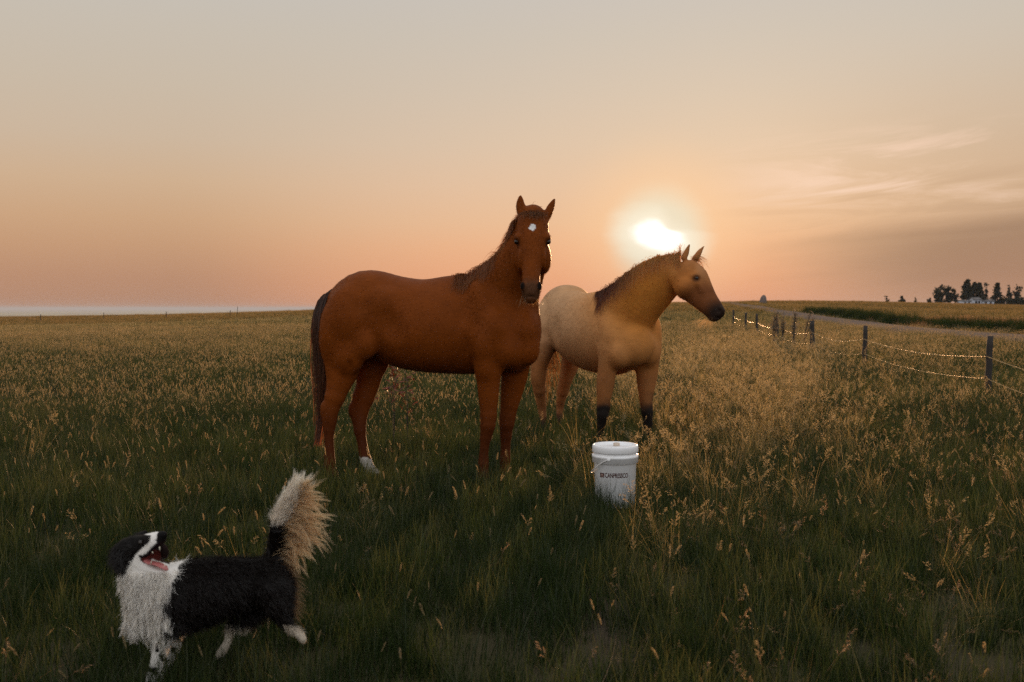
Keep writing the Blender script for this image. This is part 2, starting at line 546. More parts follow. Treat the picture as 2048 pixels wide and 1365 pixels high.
# ------------------------------------------------------------------ body modelling: one skin over many muscle shapes
class Body:
    def __init__(s, lo, hi, vox):
        s.lo = np.array(lo, float); s.vox = vox
        s.n = np.ceil((np.array(hi) - s.lo) / vox).astype(int) + 1
        s.D = np.full(s.n, 0.25, np.float32)

    def _block(s, lo, hi):
        i0 = np.clip(np.floor((lo - s.lo) / s.vox).astype(int), 0, s.n - 1)
        i1 = np.clip(np.ceil((hi - s.lo) / s.vox).astype(int) + 1, 1, s.n)
        if (i1 <= i0).any():
            return None
        sl = tuple(slice(a, b) for a, b in zip(i0, i1))
        ax = [s.lo[k] + s.vox * np.arange(i0[k], i1[k]) for k in range(3)]
        g = np.stack(np.meshgrid(*ax, indexing='ij'), -1).astype(np.float32)
        return sl, g

    def _blend(s, sl, d, k, sub=False):
        D = s.D[sl]
        if sub:
            h = np.clip(0.5 - 0.5 * (D + d) / k, 0, 1)
            s.D[sl] = D * (1 - h) - d * h + k * h * (1 - h)
        else:
            h = np.clip(0.5 + 0.5 * (d - D) / k, 0, 1)
            s.D[sl] = d * (1 - h) + D * h - k * h * (1 - h)

    def chain(s, pts, up, k=0.04, sub=False, cap=None, fine=4):
        """pts: [(xyz, half width across, half width along up)]; smooth elliptic limb through them"""
        up = np.asarray(up, float)
        arr = np.array([np.concatenate([np.asarray(p, float), [a, b]]) for p, a, b in pts])
        n = len(arr)
        if n > 2:
            ext = np.vstack([2 * arr[0] - arr[1], arr, 2 * arr[-1] - arr[-2]])
            out = []
            for i in range(n - 1):
                p0, p1, p2, p3 = ext[i:i + 4]
                for j in range(fine):
                    t = j / fine
                    out.append(0.5 * (2 * p1 + (p2 - p0) * t + (2 * p0 - 5 * p1 + 4 * p2 - p3) * t * t + (3 * p1 - p0 - 3 * p2 + p3) * t ** 3))
            out.append(arr[-1])
            lo_r = arr[:, 3:].min(0) * 0.8
            arr = np.array(out); arr[:, 3:] = np.maximum(arr[:, 3:], lo_r)
        m = arr[:, 3:].max() + k + 3 * s.vox
        blk = s._block(arr[:, :3].min(0) - m, arr[:, :3].max(0) + m)
        if blk is None:
            return
        sl0, g0 = blk
        best = np.full(g0.shape[:3], 1e3, np.float32)
        base = np.array([q.start for q in sl0])
        for p0, p1 in zip(arr[:-1], arr[1:]):
            A, B = p0[:3], p1[:3]
            a0, b0, a1, b1 = p0[3], p0[4], p1[3], p1[4]
            L = np.linalg.norm(B - A); t = (B - A) / (L + 1e-9)
            n1 = up - up.dot(t) * t; n1 /= np.linalg.norm(n1) + 1e-9
            n2 = np.cross(t, n1)
            mm = max(a0, b0, a1, b1) + k + 3 * s.vox
            bb = s._block(np.minimum(A, B) - mm, np.maximum(A, B) + mm)
            if bb is None:
                continue
            sl = tuple(slice(q.start - o, q.stop - o) for q, o in zip(bb[0], base))
            q = bb[1] - A.astype(np.float32)
            tt = q @ t.astype(np.float32)
            h = np.clip(tt / L, 0, 1)
            a = a0 + (a1 - a0) * h; b = b0 + (b1 - b0) * h
            c = np.minimum(a, b) * (1.0 if cap is None else cap)
            qa = q @ n2.astype(np.float32); qb = q @ n1.astype(np.float32); qt = tt - h * L
            k0 = np.sqrt((qa / a) ** 2 + (qb / b) ** 2 + (qt / c) ** 2)
            k1 = np.sqrt((qa / a ** 2) ** 2 + (qb / b ** 2) ** 2 + (qt / c ** 2) ** 2) + 1e-9
            best[sl] = np.minimum(best[sl], k0 * (k0 - 1) / k1)
        s._blend(sl0, best, k, sub)

    def ell(s, c, r, k=0.04, R=None, sub=False):
        """ellipsoid at c with radii r along the rows of R"""
        c = np.asarray(c, float); r = np.asarray(r, float)
        R = np.eye(3) if R is None else np.asarray(R, float)
        m = r.max() + k + 3 * s.vox
        blk = s._block(c - m, c + m)
        if blk is None:
            return
        sl, g = blk
        q = (g - c.astype(np.float32)) @ R.T.astype(np.float32)
        k0 = np.sqrt(((q / r) ** 2).sum(-1)); k1 = np.sqrt(((q / r ** 2) ** 2).sum(-1)) + 1e-9
        s._blend(sl, (k0 * (k0 - 1) / k1).astype(np.float32), k, sub)

    def keep_out(s, gap=.012):
        """function that pushes points out of the body to at least gap from its skin"""
        def f(p):
            p = np.array(p, float)
            for _ in range(3):
                i = np.clip(np.round((p - s.lo) / s.vox).astype(int), 1, s.n - 2)
                d = s.D[i[:, 0], i[:, 1], i[:, 2]]
                g = np.stack([s.D[i[:, 0] + (k == 0), i[:, 1] + (k == 1), i[:, 2] + (k == 2)] - s.D[i[:, 0] - (k == 0), i[:, 1] - (k == 1), i[:, 2] - (k == 2)] for k in range(3)], -1)
                g /= np.linalg.norm(g, axis=1)[:, None] + 1e-9
                p = p + g * np.clip(gap - d, 0, .03)[:, None]
            return p
        return f

    def skin(s, smooth=2):
        """surface-nets skin of the field: verts, quads"""
        D = s.D; n = np.array(D.shape)
        ins = D < 0
        c = np.zeros(n - 1, np.int8)
        for i in (0, 1):
            for j in (0, 1):
                for k in (0, 1):
                    c += ins[i:n[0] - 1 + i, j:n[1] - 1 + j, k:n[2] - 1 + k]
        act = (c > 0) & (c < 8)
        idx = np.argwhere(act)
        ids = np.full(n - 1, -1, np.int64); ids[act] = np.arange(len(idx))
        acc = np.zeros((len(idx), 3)); cnt = np.zeros(len(idx))
        cor = [(i, j, k) for i in (0, 1) for j in (0, 1) for k in (0, 1)]
        val = {o: D[idx[:, 0] + o[0], idx[:, 1] + o[1], idx[:, 2] + o[2]] for o in cor}
        for o in cor:
            for ax in range(3):
                if o[ax] == 0:
                    p = list(o); p[ax] = 1; p = tuple(p)
                    u, v = val[o], val[p]
                    x = (u < 0) != (v < 0)
                    t = np.where(x, u / np.where(x, u - v, 1), 0)
                    pos = np.tile(np.array(o, float), (len(idx), 1)); pos[:, ax] = t
                    acc[x] += pos[x]; cnt[x] += 1
        V = s.lo + s.vox * (idx + acc / cnt[:, None])
        Q = []
        for ax in range(3):
            a, b = (ax + 1) % 3, (ax + 2) % 3
            sl0 = [slice(None)] * 3; sl1 = [slice(None)] * 3
            sl0[ax] = slice(0, n[ax] - 1); sl1[ax] = slice(1, n[ax])
            x = ins[tuple(sl0)] != ins[tuple(sl1)]
            e = np.argwhere(x)
            e = e[(e[:, a] > 0) & (e[:, b] > 0) & (e[:, a] < n[a] - 1) & (e[:, b] < n[b] - 1)]
            flip = ins[e[:, 0], e[:, 1], e[:, 2]]
            def at(da, db):
                q = e.copy(); q[:, a] -= da; q[:, b] -= db
                return ids[q[:, 0], q[:, 1], q[:, 2]]
            q = np.stack([at(1, 1), at(0, 1), at(0, 0), at(1, 0)], -1)
            q[~flip] = q[~flip][:, ::-1]
            Q.append(q)
        Q = np.concatenate(Q)
        # light smoothing to take the grid out of the surface
        E = np.concatenate([Q[:, [0, 1]], Q[:, [1, 2]], Q[:, [2, 3]], Q[:, [3, 0]]])
        deg = np.bincount(E.ravel(), minlength=len(V)).astype(float)
        for _ in range(smooth):
            S = np.zeros_like(V)
            for k in range(3):
                S[:, k] = np.bincount(E[:, 0], V[E[:, 1], k], len(V)) + np.bincount(E[:, 1], V[E[:, 0], k], len(V))
            V = 0.5 * V + 0.5 * S / deg[:, None]
        return V, Q


def vnormals(V, Q):
    n = np.cross(V[Q[:, 2]] - V[Q[:, 0]], V[Q[:, 3]] - V[Q[:, 1]])
    N = np.zeros_like(V)
    for k in range(4):
        for j in range(3):
            N[:, j] += np.bincount(Q[:, k], n[:, j], len(V))
    return N / (np.linalg.norm(N, axis=1)[:, None] + 1e-12)


def sample_skin(V, Q, n, rs, weight=None):
    """random points on the skin with normals and the indices of their quad"""
    ar = 0.5 * np.linalg.norm(np.cross(V[Q[:, 2]] - V[Q[:, 0]], V[Q[:, 3]] - V[Q[:, 1]]), axis=1)
    if weight is not None:
        ar = ar * weight(V[Q].mean(1))
    f = rs.choice(len(Q), n, p=ar / ar.sum())
    u = rs.uniform(0, 1, (n, 1)); v = rs.uniform(0, 1, (n, 1))
    q = V[Q[f]]
    p = (1 - u) * (1 - v) * q[:, 0] + u * (1 - v) * q[:, 1] + u * v * q[:, 2] + (1 - u) * v * q[:, 3]
    return p, f


def lerp(a, b, t):
    t = np.asarray(t)[..., None]
    return np.asarray(a) * (1 - t) + np.asarray(b) * t


def coat_mat(name, sheen=0.25, rough=0.55, bump=True):
    def b(t):
        pos = t.n('ShaderNodeNewGeometry').outputs['Position']
        n1 = t.noise(pos, 160.0, 3, 0.7); n2 = t.noise(pos, 9.0, 4, 0.6)
        c = attr_col(t)
        n3 = t.noise(t.v('MULTIPLY', pos, (14.0, 14.0, 70.0)), 1.0, 4, 0.65)
        k = t.m('ADD', t.m('MULTIPLY', n1, 0.35), t.m('ADD', t.m('ADD', t.m('MULTIPLY', n2, 0.55), t.m('MULTIPLY', n3, 0.40)), 0.35))
        cc = t.mix(1.0, c, t.xyz(k, k, k), 'MULTIPLY')
        p = t.n('ShaderNodeBsdfPrincipled')
        t.put(p.inputs['Base Color'], cc); t.put(p.inputs['Roughness'], rough)
        t.put(p.inputs['Specular IOR Level'], 0.06)
        t.put(p.inputs['Sheen Weight'], sheen); t.put(p.inputs['Sheen Roughness'], 0.35); t.put(p.inputs['Sheen Tint'], t.mix(0.5, c, (1, 0.8, 0.6, 1)))
        bn = t.n('ShaderNodeBump'); bn.inputs['Strength'].default_value = 0.35; bn.inputs['Distance'].default_value = 0.003
        t.put(bn.inputs['Height'], t.m('ADD', n1, t.m('MULTIPLY', n2, 1.5)))
        t.put(p.inputs['Normal'], bn.outputs[0])
        return p.outputs[0]
    return material(name, b)


def sphere_me(name, c, r, seg=16):
    a = np.linspace(0, pi, seg // 2 + 1); b = np.arange(seg) / seg * 2 * pi
    A, B_ = np.meshgrid(a, b, indexing='ij')
    V = np.stack([np.sin(A) * np.cos(B_), np.sin(A) * np.sin(B_), np.cos(A)], -1).reshape(-1, 3) * r + np.asarray(c)
    i = np.arange(seg // 2)[:, None] * seg
    j = np.arange(seg)[None]; j2 = (j + 1) % seg
    Q = np.stack([i + j, i + seg + j, i + seg + j2, i + j2], -1).reshape(-1, 4)
    return mesh_np(name, V, Q)


M_EYE = material('animal_eye', lambda t: princ(t, (0.012, 0.007, 0.004, 1), 0.08))
M_WHISKER = material('pale_whisker', lambda t: leafy(t, (0.55, 0.36, 0.16, 1), 0.5, 0.05))


def hair_obj(name, m, parent, sets):
    mb = MB()
    for V, Q, C in sets:
        mb.add(V, Q, None, C)
    return obj(name, mb.mesh(name), m, parent)


def rgba(c, n, rs, jit=0.2):
    c = np.asarray(c, float)
    k = 1 + rs.normal(0, jit, (n, 1))
    return np.concatenate([np.clip(c * k, 0.003, 1), np.ones((n, 1))], 1)


def locks(roots, dirs, length, per, rad, width, segs=7, grav=0.0, curl=0.3, c0=None, c1=None, rs=None, gather=0.8, side=None):
    """hair gathered in pointed locks: each lock is a bent centre line, its hairs closing in towards the tip"""
    N = len(roots)
    length = np.broadcast_to(np.asarray(length, float), (N,)); grav = np.broadcast_to(np.asarray(grav, float), (N,))
    rad = np.broadcast_to(np.asarray(rad, float), (N,))
    d = dirs / np.linalg.norm(dirs, axis=1)[:, None]
    bend = rs.normal(size=(N, 3)) * curl
    p = np.array(roots, float); line = [p.copy()]
    for k in range(segs):
        p = p + d * (length / segs)[:, None]
        d = d + bend / segs; d[:, 2] -= grav / segs
        d /= np.linalg.norm(d, axis=1)[:, None]
        line.append(p.copy())
    line = np.stack(line, 1)
    off = rs.normal(size=(N, per, 3)) * rad[:, None, None]
    scale = rs.uniform(.62, 1.0, (N, per))
    n = N * per
    V = np.zeros((n, segs + 1, 2, 3)); C = np.zeros((n, segs + 1, 2, 4))
    if side is None:
        side = rs.normal(size=(n, 3))
    else:
        side = np.repeat(side, per, 0) + rs.normal(size=(n, 3)) * .2
    side /= np.linalg.norm(side, axis=1)[:, None]
    jit = 1 + rs.normal(0, .14, (n, 1))
    ca = np.repeat(c0, per, 0).copy(); cb = np.repeat(c1, per, 0).copy()
    ca[:, :3] *= jit; cb[:, :3] *= jit
    for k in range(segs + 1):
        t = k / segs
        s = scale * k; i = np.minimum(s.astype(int), segs - 1); f = (s - i)[..., None]
        q = np.take_along_axis(line, i[..., None], 1) * (1 - f) + np.take_along_axis(line, (i + 1)[..., None], 1) * f
        q = (q + off * (1 - gather * t ** 1.1)).reshape(-1, 3)
        wd = .5 * width * (1 - .8 * t)
        V[:, k, 0] = q - side * wd; V[:, k, 1] = q + side * wd
        C[:, k] = np.clip(ca * (1 - t) + cb * t, .002, 1)[:, None]
    base = np.arange(n)[:, None] * (segs + 1) * 2 + np.arange(segs)[None] * 2
    Q = np.stack([base, base + 1, base + 3, base + 2], -1).reshape(-1, 4)
    return V.reshape(-1, 3), Q, C.reshape(-1, 4)


def inside(poly, X, Y):
    """points inside a polygon"""
    poly = np.asarray(poly, float); r = np.zeros(np.shape(X), bool)
    for (x0, y0), (x1, y1) in zip(poly, np.roll(poly, -1, 0)):
        c = (y0 > Y) != (y1 > Y)
        r ^= c & (X < (x1 - x0) * (Y - y0) / (y1 - y0 + 1e-12) + x0)
    return r


def pile(V, Q, N, c, n, rs, ln, flow, lift=.35, width=.0022):
    """short coat hairs lying along the skin"""
    p, f = sample_skin(V, Q, n, rs)
    nn = N[Q[f]].mean(1); cc = c[Q[f]][:, 0]
    cr = np.concatenate([np.clip(cc * (1 + rs.normal(0, .18, (n, 1))), .003, 1), np.ones((n, 1))], 1)
    ct = cr.copy(); ct[:, :3] = np.clip(ct[:, :3] * 1.15, 0, 1)
    d = nn * lift + flow(p, nn) + rs.normal(0, .14, (n, 3))
    return ribbons(p - nn * .001, d, ln * rs.uniform(.6, 1.3, n), width, 2, grav=.2, col_root=cr, col_tip=ct, taper=.2, rs=rs, side=np.cross(d, nn))

# ------------------------------------------------------------------ grass
def blade_set(n, rad, hmin, hmax, wmin, wmax, lean, bend, segs, rs, droop=0.0, kind=0.0):
    """n grass blades as ribbons; Col = (height share, random, kind)"""
    a = rs.uniform(0, 2 * pi, n); r = rad * np.sqrt(rs.uniform(0, 1, n))
    roots = np.stack([r * np.cos(a), r * np.sin(a), np.full(n, -0.02)], -1)
    b = rs.uniform(0, 2 * pi, n); ln = np.abs(rs.normal(0, lean, n))
    d = np.stack([np.cos(b) * ln, np.sin(b) * ln, np.ones(n)], -1)
    h = rs.uniform(hmin, hmax, n) * (0.75 + 0.25 * rs.uniform(0, 1, n))
    rnd = rs.uniform(0, 1, n)
    c0 = np.stack([np.zeros(n), rnd, np.full(n, kind), np.ones(n)], -1)
    c1 = c0.copy(); c1[:, 0] = 1
    V, Q, C = ribbons(roots, d, h, rs.uniform(wmin, wmax, n), segs, grav=droop * rs.uniform(0.3, 1.2, n), curl=bend, col_root=c0, col_tip=c1, taper=0.12, rs=rs)
    return V, Q, C


def seed_stalk(mb, x, y, h, rs, head_len, head_r, lean=0.25, n_spike=46, open_head=False):
    """one thin stem carrying a bristly spike (or a loose open panicle)"""
    az = rs.uniform(0, 2 * pi); ln = abs(rs.normal(0, lean))
    pts = []
    d = np.array([cos(az) * ln, sin(az) * ln, 1.0]); d /= np.linalg.norm(d)
    p = np.array([x, y, -0.02])
    for k in range(6):
        pts.append(p.copy())
        p = p + d * h / 5
        d = d + np.array([cos(az), sin(az), -0.3]) * 0.05 * rs.uniform(0.1, 1.6); d /= np.linalg.norm(d)
    V, Q, T = tube(np.array(pts), np.linspace(0.0011, 0.0007, 6), 3, False)
    rnd = rs.uniform()
    c = np.zeros((len(V), 4)); c[:, 0] = np.clip(V[:, 2] / h, 0, 1); c[:, 1] = rnd; c[:, 2] = 0.5; c[:, 3] = 1
    mb.add(V, Q, T, c)
    tip = pts[-1]; hd = d.copy()
    if not open_head:
        droop = rs.uniform(0, 0.2)
        s = rs.uniform(0, 1, n_spike) ** 0.9
        ax = tip + hd * (s * head_len)[:, None] + np.array([cos(az), sin(az), -0.6]) * (droop * head_len * 0.5 * s ** 2)[:, None]
        rad = rs.normal(size=(n_spike, 3)); rad -= (rad @ hd)[:, None] * hd
        rad /= np.linalg.norm(rad, axis=1)[:, None]
        prof = np.sin(np.clip(s * 0.9 + 0.1, 0, 1) * pi) ** 0.6
        dirs = hd * 1.0 + rad * 0.42
        col = np.zeros((n_spike, 4)); col[:, 0] = 1; col[:, 1] = rnd; col[:, 2] = 1; col[:, 3] = 1
        V, Q, C = ribbons(ax, dirs, head_r * 2.0 * prof + 0.004, rs.uniform(0.0022, 0.0040, n_spike), 1, col_root=col, col_tip=col, taper=0.2, rs=rs)
        mb.add(V, Q, None, C)
    else:
        nb = 9
        for k in range(nb):
            s = k / nb
            b0 = tip + hd * head_len * (s - 0.3)
            a2 = rs.uniform(0, 2 * pi)
            bd = hd * 0.9 + np.array([cos(a2), sin(a2), 0]) * 0.7
            bd /= np.linalg.norm(bd)
            L = head_len * 0.5 * (1 - 0.6 * s)
            n = 11
            ss = np.linspace(0.25, 1, n)
            ax = b0 + bd * (ss * L)[:, None] + np.array([0, 0, -1.0]) * (0.25 * L * ss ** 2)[:, None]
            col = np.zeros((n, 4)); col[:, 0] = 1; col[:, 1] = rnd; col[:, 2] = 1; col[:, 3] = 1
            V, Q, C = ribbons(ax, bd + rs.normal(size=(n, 3)) * 0.5 - np.array([0, 0, 0.3]), rs.uniform(0.005, 0.0085, n), 0.0017, 1, col_root=col, col_tip=col, taper=0.3, rs=rs)
            mb.add(V, Q, None, C)
            q = np.array([b0, b0 + bd * L * 0.6, b0 + bd * L + np.array([0, 0, -0.25 * L])])
            V, Q, T = tube(q, 0.0005, 3, False)
            c = np.zeros((len(V), 4)); c[:, 0] = 1; c[:, 1] = rnd; c[:, 2] = 0.7; c[:, 3] = 1
            mb.add(V, Q, T, c)


def grass_shader(green_lo, green_hi, tip, head, trans=0.5, gloss=0.05):
    def b(t):
        vc = t.n('ShaderNodeVertexColor', layer_name='Col')
        sp = t.n('ShaderNodeSeparateColor'); t.put(sp.inputs[0], vc.outputs[0])
        hgt, rnd, knd = sp.outputs
        orr = t.n('ShaderNodeObjectInfo').outputs['Random']
        pos = t.n('ShaderNodeNewGeometry').outputs['Position']
        patch = t.noise(pos, 0.22, 3, 0.6)
        g = t.mix(rnd, green_lo, green_hi)
        g = t.mix(t.m('MULTIPLY', t.ss(hgt, 0.35, 1.0), t.m('MULTIPLY', t.ss(t.m('ADD', orr, t.m('SUBTRACT', patch, 0.5)), 0.25, 1.05), 0.8)), g, tip)
        h2 = t.mix(t.m('MULTIPLY', rnd, 0.55), head, (head[0] * 0.62, head[1] * 0.66, head[2] * 0.7, 1))
        c = t.mix(t.ss(knd, 0.4, 0.95), g, h2)
        return leafy(t, c, trans, gloss, 0.38)
    return b


M_GREEN = material('green_grass', grass_shader((0.012, 0.026, 0.006, 1), (0.037, 0.055, 0.014, 1), (0.105, 0.100, 0.036, 1), (0.36, 0.27, 0.125, 1), 0.5, 0.018))
M_SEED = material('grass_seed_heads', grass_shader((0.06, 0.075, 0.02, 1), (0.10, 0.095, 0.03, 1), (0.22, 0.17, 0.07, 1), (0.35, 0.265, 0.135, 1), 0.58, 0.02))
M_STRAW = material('dry_straw_grass', grass_shader((0.20, 0.145, 0.05, 1), (0.42, 0.31, 0.115, 1), (0.50, 0.38, 0.17, 1), (0.50, 0.38, 0.19, 1), 0.6, 0.03))
M_SAGE = material('grey_sage_leaf', grass_shader((0.11, 0.13, 0.11, 1), (0.20, 0.22, 0.19, 1), (0.3, 0.31, 0.28, 1), (0.34, 0.35, 0.32, 1), 0.35, 0.03))

M_FAR = material('far_field_grass', grass_shader((0.018, 0.030, 0.008, 1), (0.040, 0.052, 0.015, 1), (0.095, 0.078, 0.028, 1), (0.23, 0.155, 0.065, 1), 0.5, 0.0))
M_DEAD = material('dead_stems', grass_shader((0.15, 0.085, 0.035, 1), (0.32, 0.19, 0.075, 1), (0.36, 0.21, 0.09, 1), (0.40, 0.24, 0.11, 1), 0.5, 0.05))
M_RANK = material('reddish_tall_grass', grass_shader((0.05, 0.055, 0.016, 1), (0.10, 0.085, 0.028, 1), (0.16, 0.10, 0.04, 1), (0.26, 0.145, 0.065, 1), 0.5, 0.03))
M_BANK = material('dark_bank_grass', grass_shader((0.018, 0.032, 0.010, 1), (0.035, 0.050, 0.014, 1), (0.07, 0.065, 0.022, 1), (0.2, 0.14, 0.06, 1), 0.15, 0.0))
SIDE = 1.0 if (rn_[80] @ np.array([-0.5, -1.0])) > 0 else -1.0



def scatter(name, protos, pts, rot, scl, pid):
    """one object of countless grass: points carrying instances of the given meshes"""
    col = bpy.data.collections.new('%s_kinds' % name)
    for i, (me, m) in enumerate(protos):
        if not me.materials:
            me.materials.append(m)
        o = bpy.data.objects.new('%s_kind_%03d' % (name, i), me)
        col.objects.link(o)
    me = bpy.data.meshes.new(name)
    me.vertices.add(len(pts))
    me.vertices.foreach_set('co', np.asarray(pts, np.float32).ravel())
    a = me.attributes.new('rot', 'FLOAT_VECTOR', 'POINT'); a.data.foreach_set('vector', np.asarray(rot, np.float32).ravel())
    a = me.attributes.new('scl', 'FLOAT_VECTOR', 'POINT'); a.data.foreach_set('vector', np.asarray(scl, np.float32).ravel())
    a = me.attributes.new('pid', 'INT', 'POINT'); a.data.foreach_set('value', np.asarray(pid, np.int32))
    me.update()
    o = bpy.data.objects.new(name, me)
    COL.objects.link(o)
    ng = bpy.data.node_groups.new(name + '_nodes', 'GeometryNodeTree')
    ng.interface.new_socket('Geometry', in_out='INPUT', socket_type='NodeSocketGeometry')
    ng.interface.new_socket('Geometry', in_out='OUTPUT', socket_type='NodeSocketGeometry')
    N, L = ng.nodes, ng.links
    gi, go = N.new('NodeGroupInput'), N.new('NodeGroupOutput')
    ci = N.new('GeometryNodeCollectionInfo')
    ci.inputs['Collection'].default_value = col
    ci.inputs['Separate Children'].default_value = True
    ci.inputs['Reset Children'].default_value = True
    ip = N.new('GeometryNodeInstanceOnPoints')
    ip.inputs['Pick Instance'].default_value = True

    def named(n, ty):
        q = N.new('GeometryNodeInputNamedAttribute'); q.data_type = ty
        q.inputs['Name'].default_value = n
        return q.outputs[0]
    L.new(gi.outputs[0], ip.inputs['Points'])
    L.new(ci.outputs[0], ip.inputs['Instance'])
    L.new(named('pid', 'INT'), ip.inputs['Instance Index'])
    er = N.new('FunctionNodeEulerToRotation')
    L.new(named('rot', 'FLOAT_VECTOR'), er.inputs[0])
    L.new(er.outputs[0], ip.inputs['Rotation'])
    L.new(named('scl', 'FLOAT_VECTOR'), ip.inputs['Scale'])
    L.new(ip.outputs[0], go.inputs[0])
    md = o.modifiers.new('scatter', 'NODES')
    md.node_group = ng
    tag(o, kind='stuff')
    return o


def wedge(n, d0, d1, margin=1.25, power=1.0, lo=-1.0, hi=1.0):
    """random ground points in front of the camera between depths d0 and d1 (even by area)"""
    d = np.sqrt(RNG.uniform(d0 * d0, d1 * d1, n))
    x = RNG.uniform(lo, hi, n) * 0.515 * margin * d + np.where(d < 12, RNG.uniform(-0.8, 0.8, n), 0)
    return x, d


def put(name, protos, x, y, smin, smax, tilt=0.08, keep=None, zoff=0.0):
    if keep is not None:
        x, y = x[keep], y[keep]
    n = len(x)
    pts = np.stack([x, y, height(x, y) + zoff], -1)
    rot = np.stack([RNG.normal(0, tilt, n), RNG.normal(0, tilt, n), RNG.uniform(0, 2 * pi, n)], -1)
    s = RNG.uniform(smin, smax, n)
    scl = np.stack([s, s, s * RNG.uniform(0.85, 1.2, n)], -1)
    return scatter(name, protos, pts, rot, scl, RNG.integers(0, len(protos), n))


def off_road(x, y, m=0.4):
    return road_dist(x, y) > ROAD_W + m


def trampled(x, y):
    """0..1 where the animals and the bucket have pressed the growth down"""
    t = np.zeros(np.shape(x))
    for cx, cy, r in ((0.95, 9.15, 1.0), (0.35, 10.3, 0.9), (-0.1, 7.45, .65), (-1.25, 7.5, .7), (0.66, 6.2, .55)):
        t = np.maximum(t, 1 - sm((np.hypot(x - cx, y - cy) - .55 * r) / (.45 * r)))
    return t


def golden(x, y):
    """0..1: the dry golden stretch right of the horses"""
    u = x / y
    a = np.exp(-((u - 0.23 - 0.02 * noise_np(np.stack([x, y], -1), 0.7, 8)) / 0.12) ** 2)
    return a * sm((y - 5.0) / 3.0) * (1 - sm((y - 26) / 14))


# prototypes
rs = np.random.default_rng(5)
tufts = []
for k in range(8):
    V, Q, C = blade_set(42, 0.085, 0.10, 0.27, 0.0022, 0.0042, 0.20, 0.35, 4, rs, 0.25)
    V2, Q2, C2 = blade_set(16, 0.10, 0.05, 0.14, 0.003, 0.005, 0.6, 0.5, 3, rs, 0.4)
    mb = MB(); mb.add(V, Q, None, C); mb.add(V2, Q2, None, C2)
    tufts.append((mb.mesh('green_tuft'), M_GREEN))
stalks = []
for k in range(14):
    mb = MB()
    seed_stalk(mb, 0, 0, rs.uniform(0.26, 0.40), rs, rs.uniform(0.040, 0.070), rs.uniform(0.0045, 0.0075), 0.20, 70, open_head=(k % 7 == 6))
    stalks.append((mb.mesh('seed_stalk'), M_SEED))
stalk_groups = []
for k in range(6):
    mb = MB()
    for j in range(9):
        seed_stalk(mb, rs.uniform(-0.3, 0.3), rs.uniform(-0.3, 0.3), rs.uniform(0.26, 0.42), rs, rs.uniform(0.04, 0.065), rs.uniform(0.006, 0.009), 0.2, 18)
    stalk_groups.append((mb.mesh('seed_stalk_group'), M_SEED))
straws = []
for k in range(7):
    mb = MB()
    V, Q, C = blade_set(34, 0.07, 0.22, 0.52, 0.0016, 0.0034, 0.35, 0.5, 6, rs, 0.9)
    mb.add(V, Q, None, C)
    for j in range(4):
        seed_stalk(mb, rs.uniform(-0.05, 0.05), rs.uniform(-0.05, 0.05), rs.uniform(0.34, 0.5), rs, rs.uniform(0.07, 0.11), 0.008, 0.4, 30, open_head=True)
    straws.append((mb.mesh('straw_tuft'), M_STRAW))
mids = []
for k in range(6):
    mb = MB()
    V, Q, C = blade_set(120, 0.33, 0.12, 0.30, 0.005, 0.010, 0.22, 0.35, 3, rs, 0.25)
    mb.add(V, Q, None, C)
    V, Q, C = blade_set(26, 0.33, 0.26, 0.40, 0.004, 0.007, 0.2, 0.3, 3, rs, 0.2, kind=0.8)
    mb.add(V, Q, None, C)
    mids.append((mb.mesh('mid_tuft'), M_GREEN))
bigs = []
for k in range(5):
    mb = MB()
    V, Q, C = blade_set(150, 0.9, 0.15, 0.38, 0.015, 0.03, 0.22, 0.3, 2, rs, 0.2)
    mb.add(V, Q, None, C)
    V, Q, C = blade_set(60, 0.9, 0.30, 0.48, 0.010, 0.02, 0.2, 0.3, 2, rs, 0.2, kind=0.9)
    mb.add(V, Q, None, C)
    bigs.append((mb.mesh('far_tuft'), M_FAR))

# short dense green layer
x, y = wedge(16000, 1.7, 13.0, 1.7)
bare = noise_np(np.stack([x, y], -1), 1.5, 21)
keep = (np.hypot(x, y) > 1.7) & (bare < 1.25)
put('grass', tufts, x, y, 0.75, 1.25, 0.10, keep)
x, y = wedge(29000, 12.5, 42.0, 1.4)
put('grass', tufts, x, y, 0.95, 1.6, 0.10, off_road(x, y))
x, y = wedge(38000, 25.0, 150.0, 1.35)
put('grass', mids, x, y, 0.8, 1.35, 0.08, off_road(x, y, 1.6))
x, y = wedge(34000, 90.0, 330.0, 1.12)
put('grass', bigs, x, y, 0.8, 1.3, 0.08, off_road(x, y, 1.5))
# seed heads standing above it
x, y = wedge(3600, 2.3, 14.0, 1.3)
clear = (np.abs(x / y - 0.1034) < 0.027) & (y > 4.2) & (y < 6.8)
put('grass_seed_heads', stalks, x, y, 0.55, 0.95, 0.10, (np.hypot(x, y) > 2.3) & (~clear | (RNG.uniform(0, 1, len(x)) < 0.12)) & (RNG.uniform(0, 1, len(x)) > .75 * trampled(x, y)) & (RNG.uniform(0, 1, len(x)) < 0.35 + 0.65 * sm((y - 4) / 5)))
x, y = wedge(18000, 11.0, 60.0, 1.3)
put('grass_seed_heads', stalk_groups, x, y, 0.65, 0.98, 0.08, off_road(x, y) & (noise_np(np.stack([x, y], -1), 0.25, 51) > -0.55))
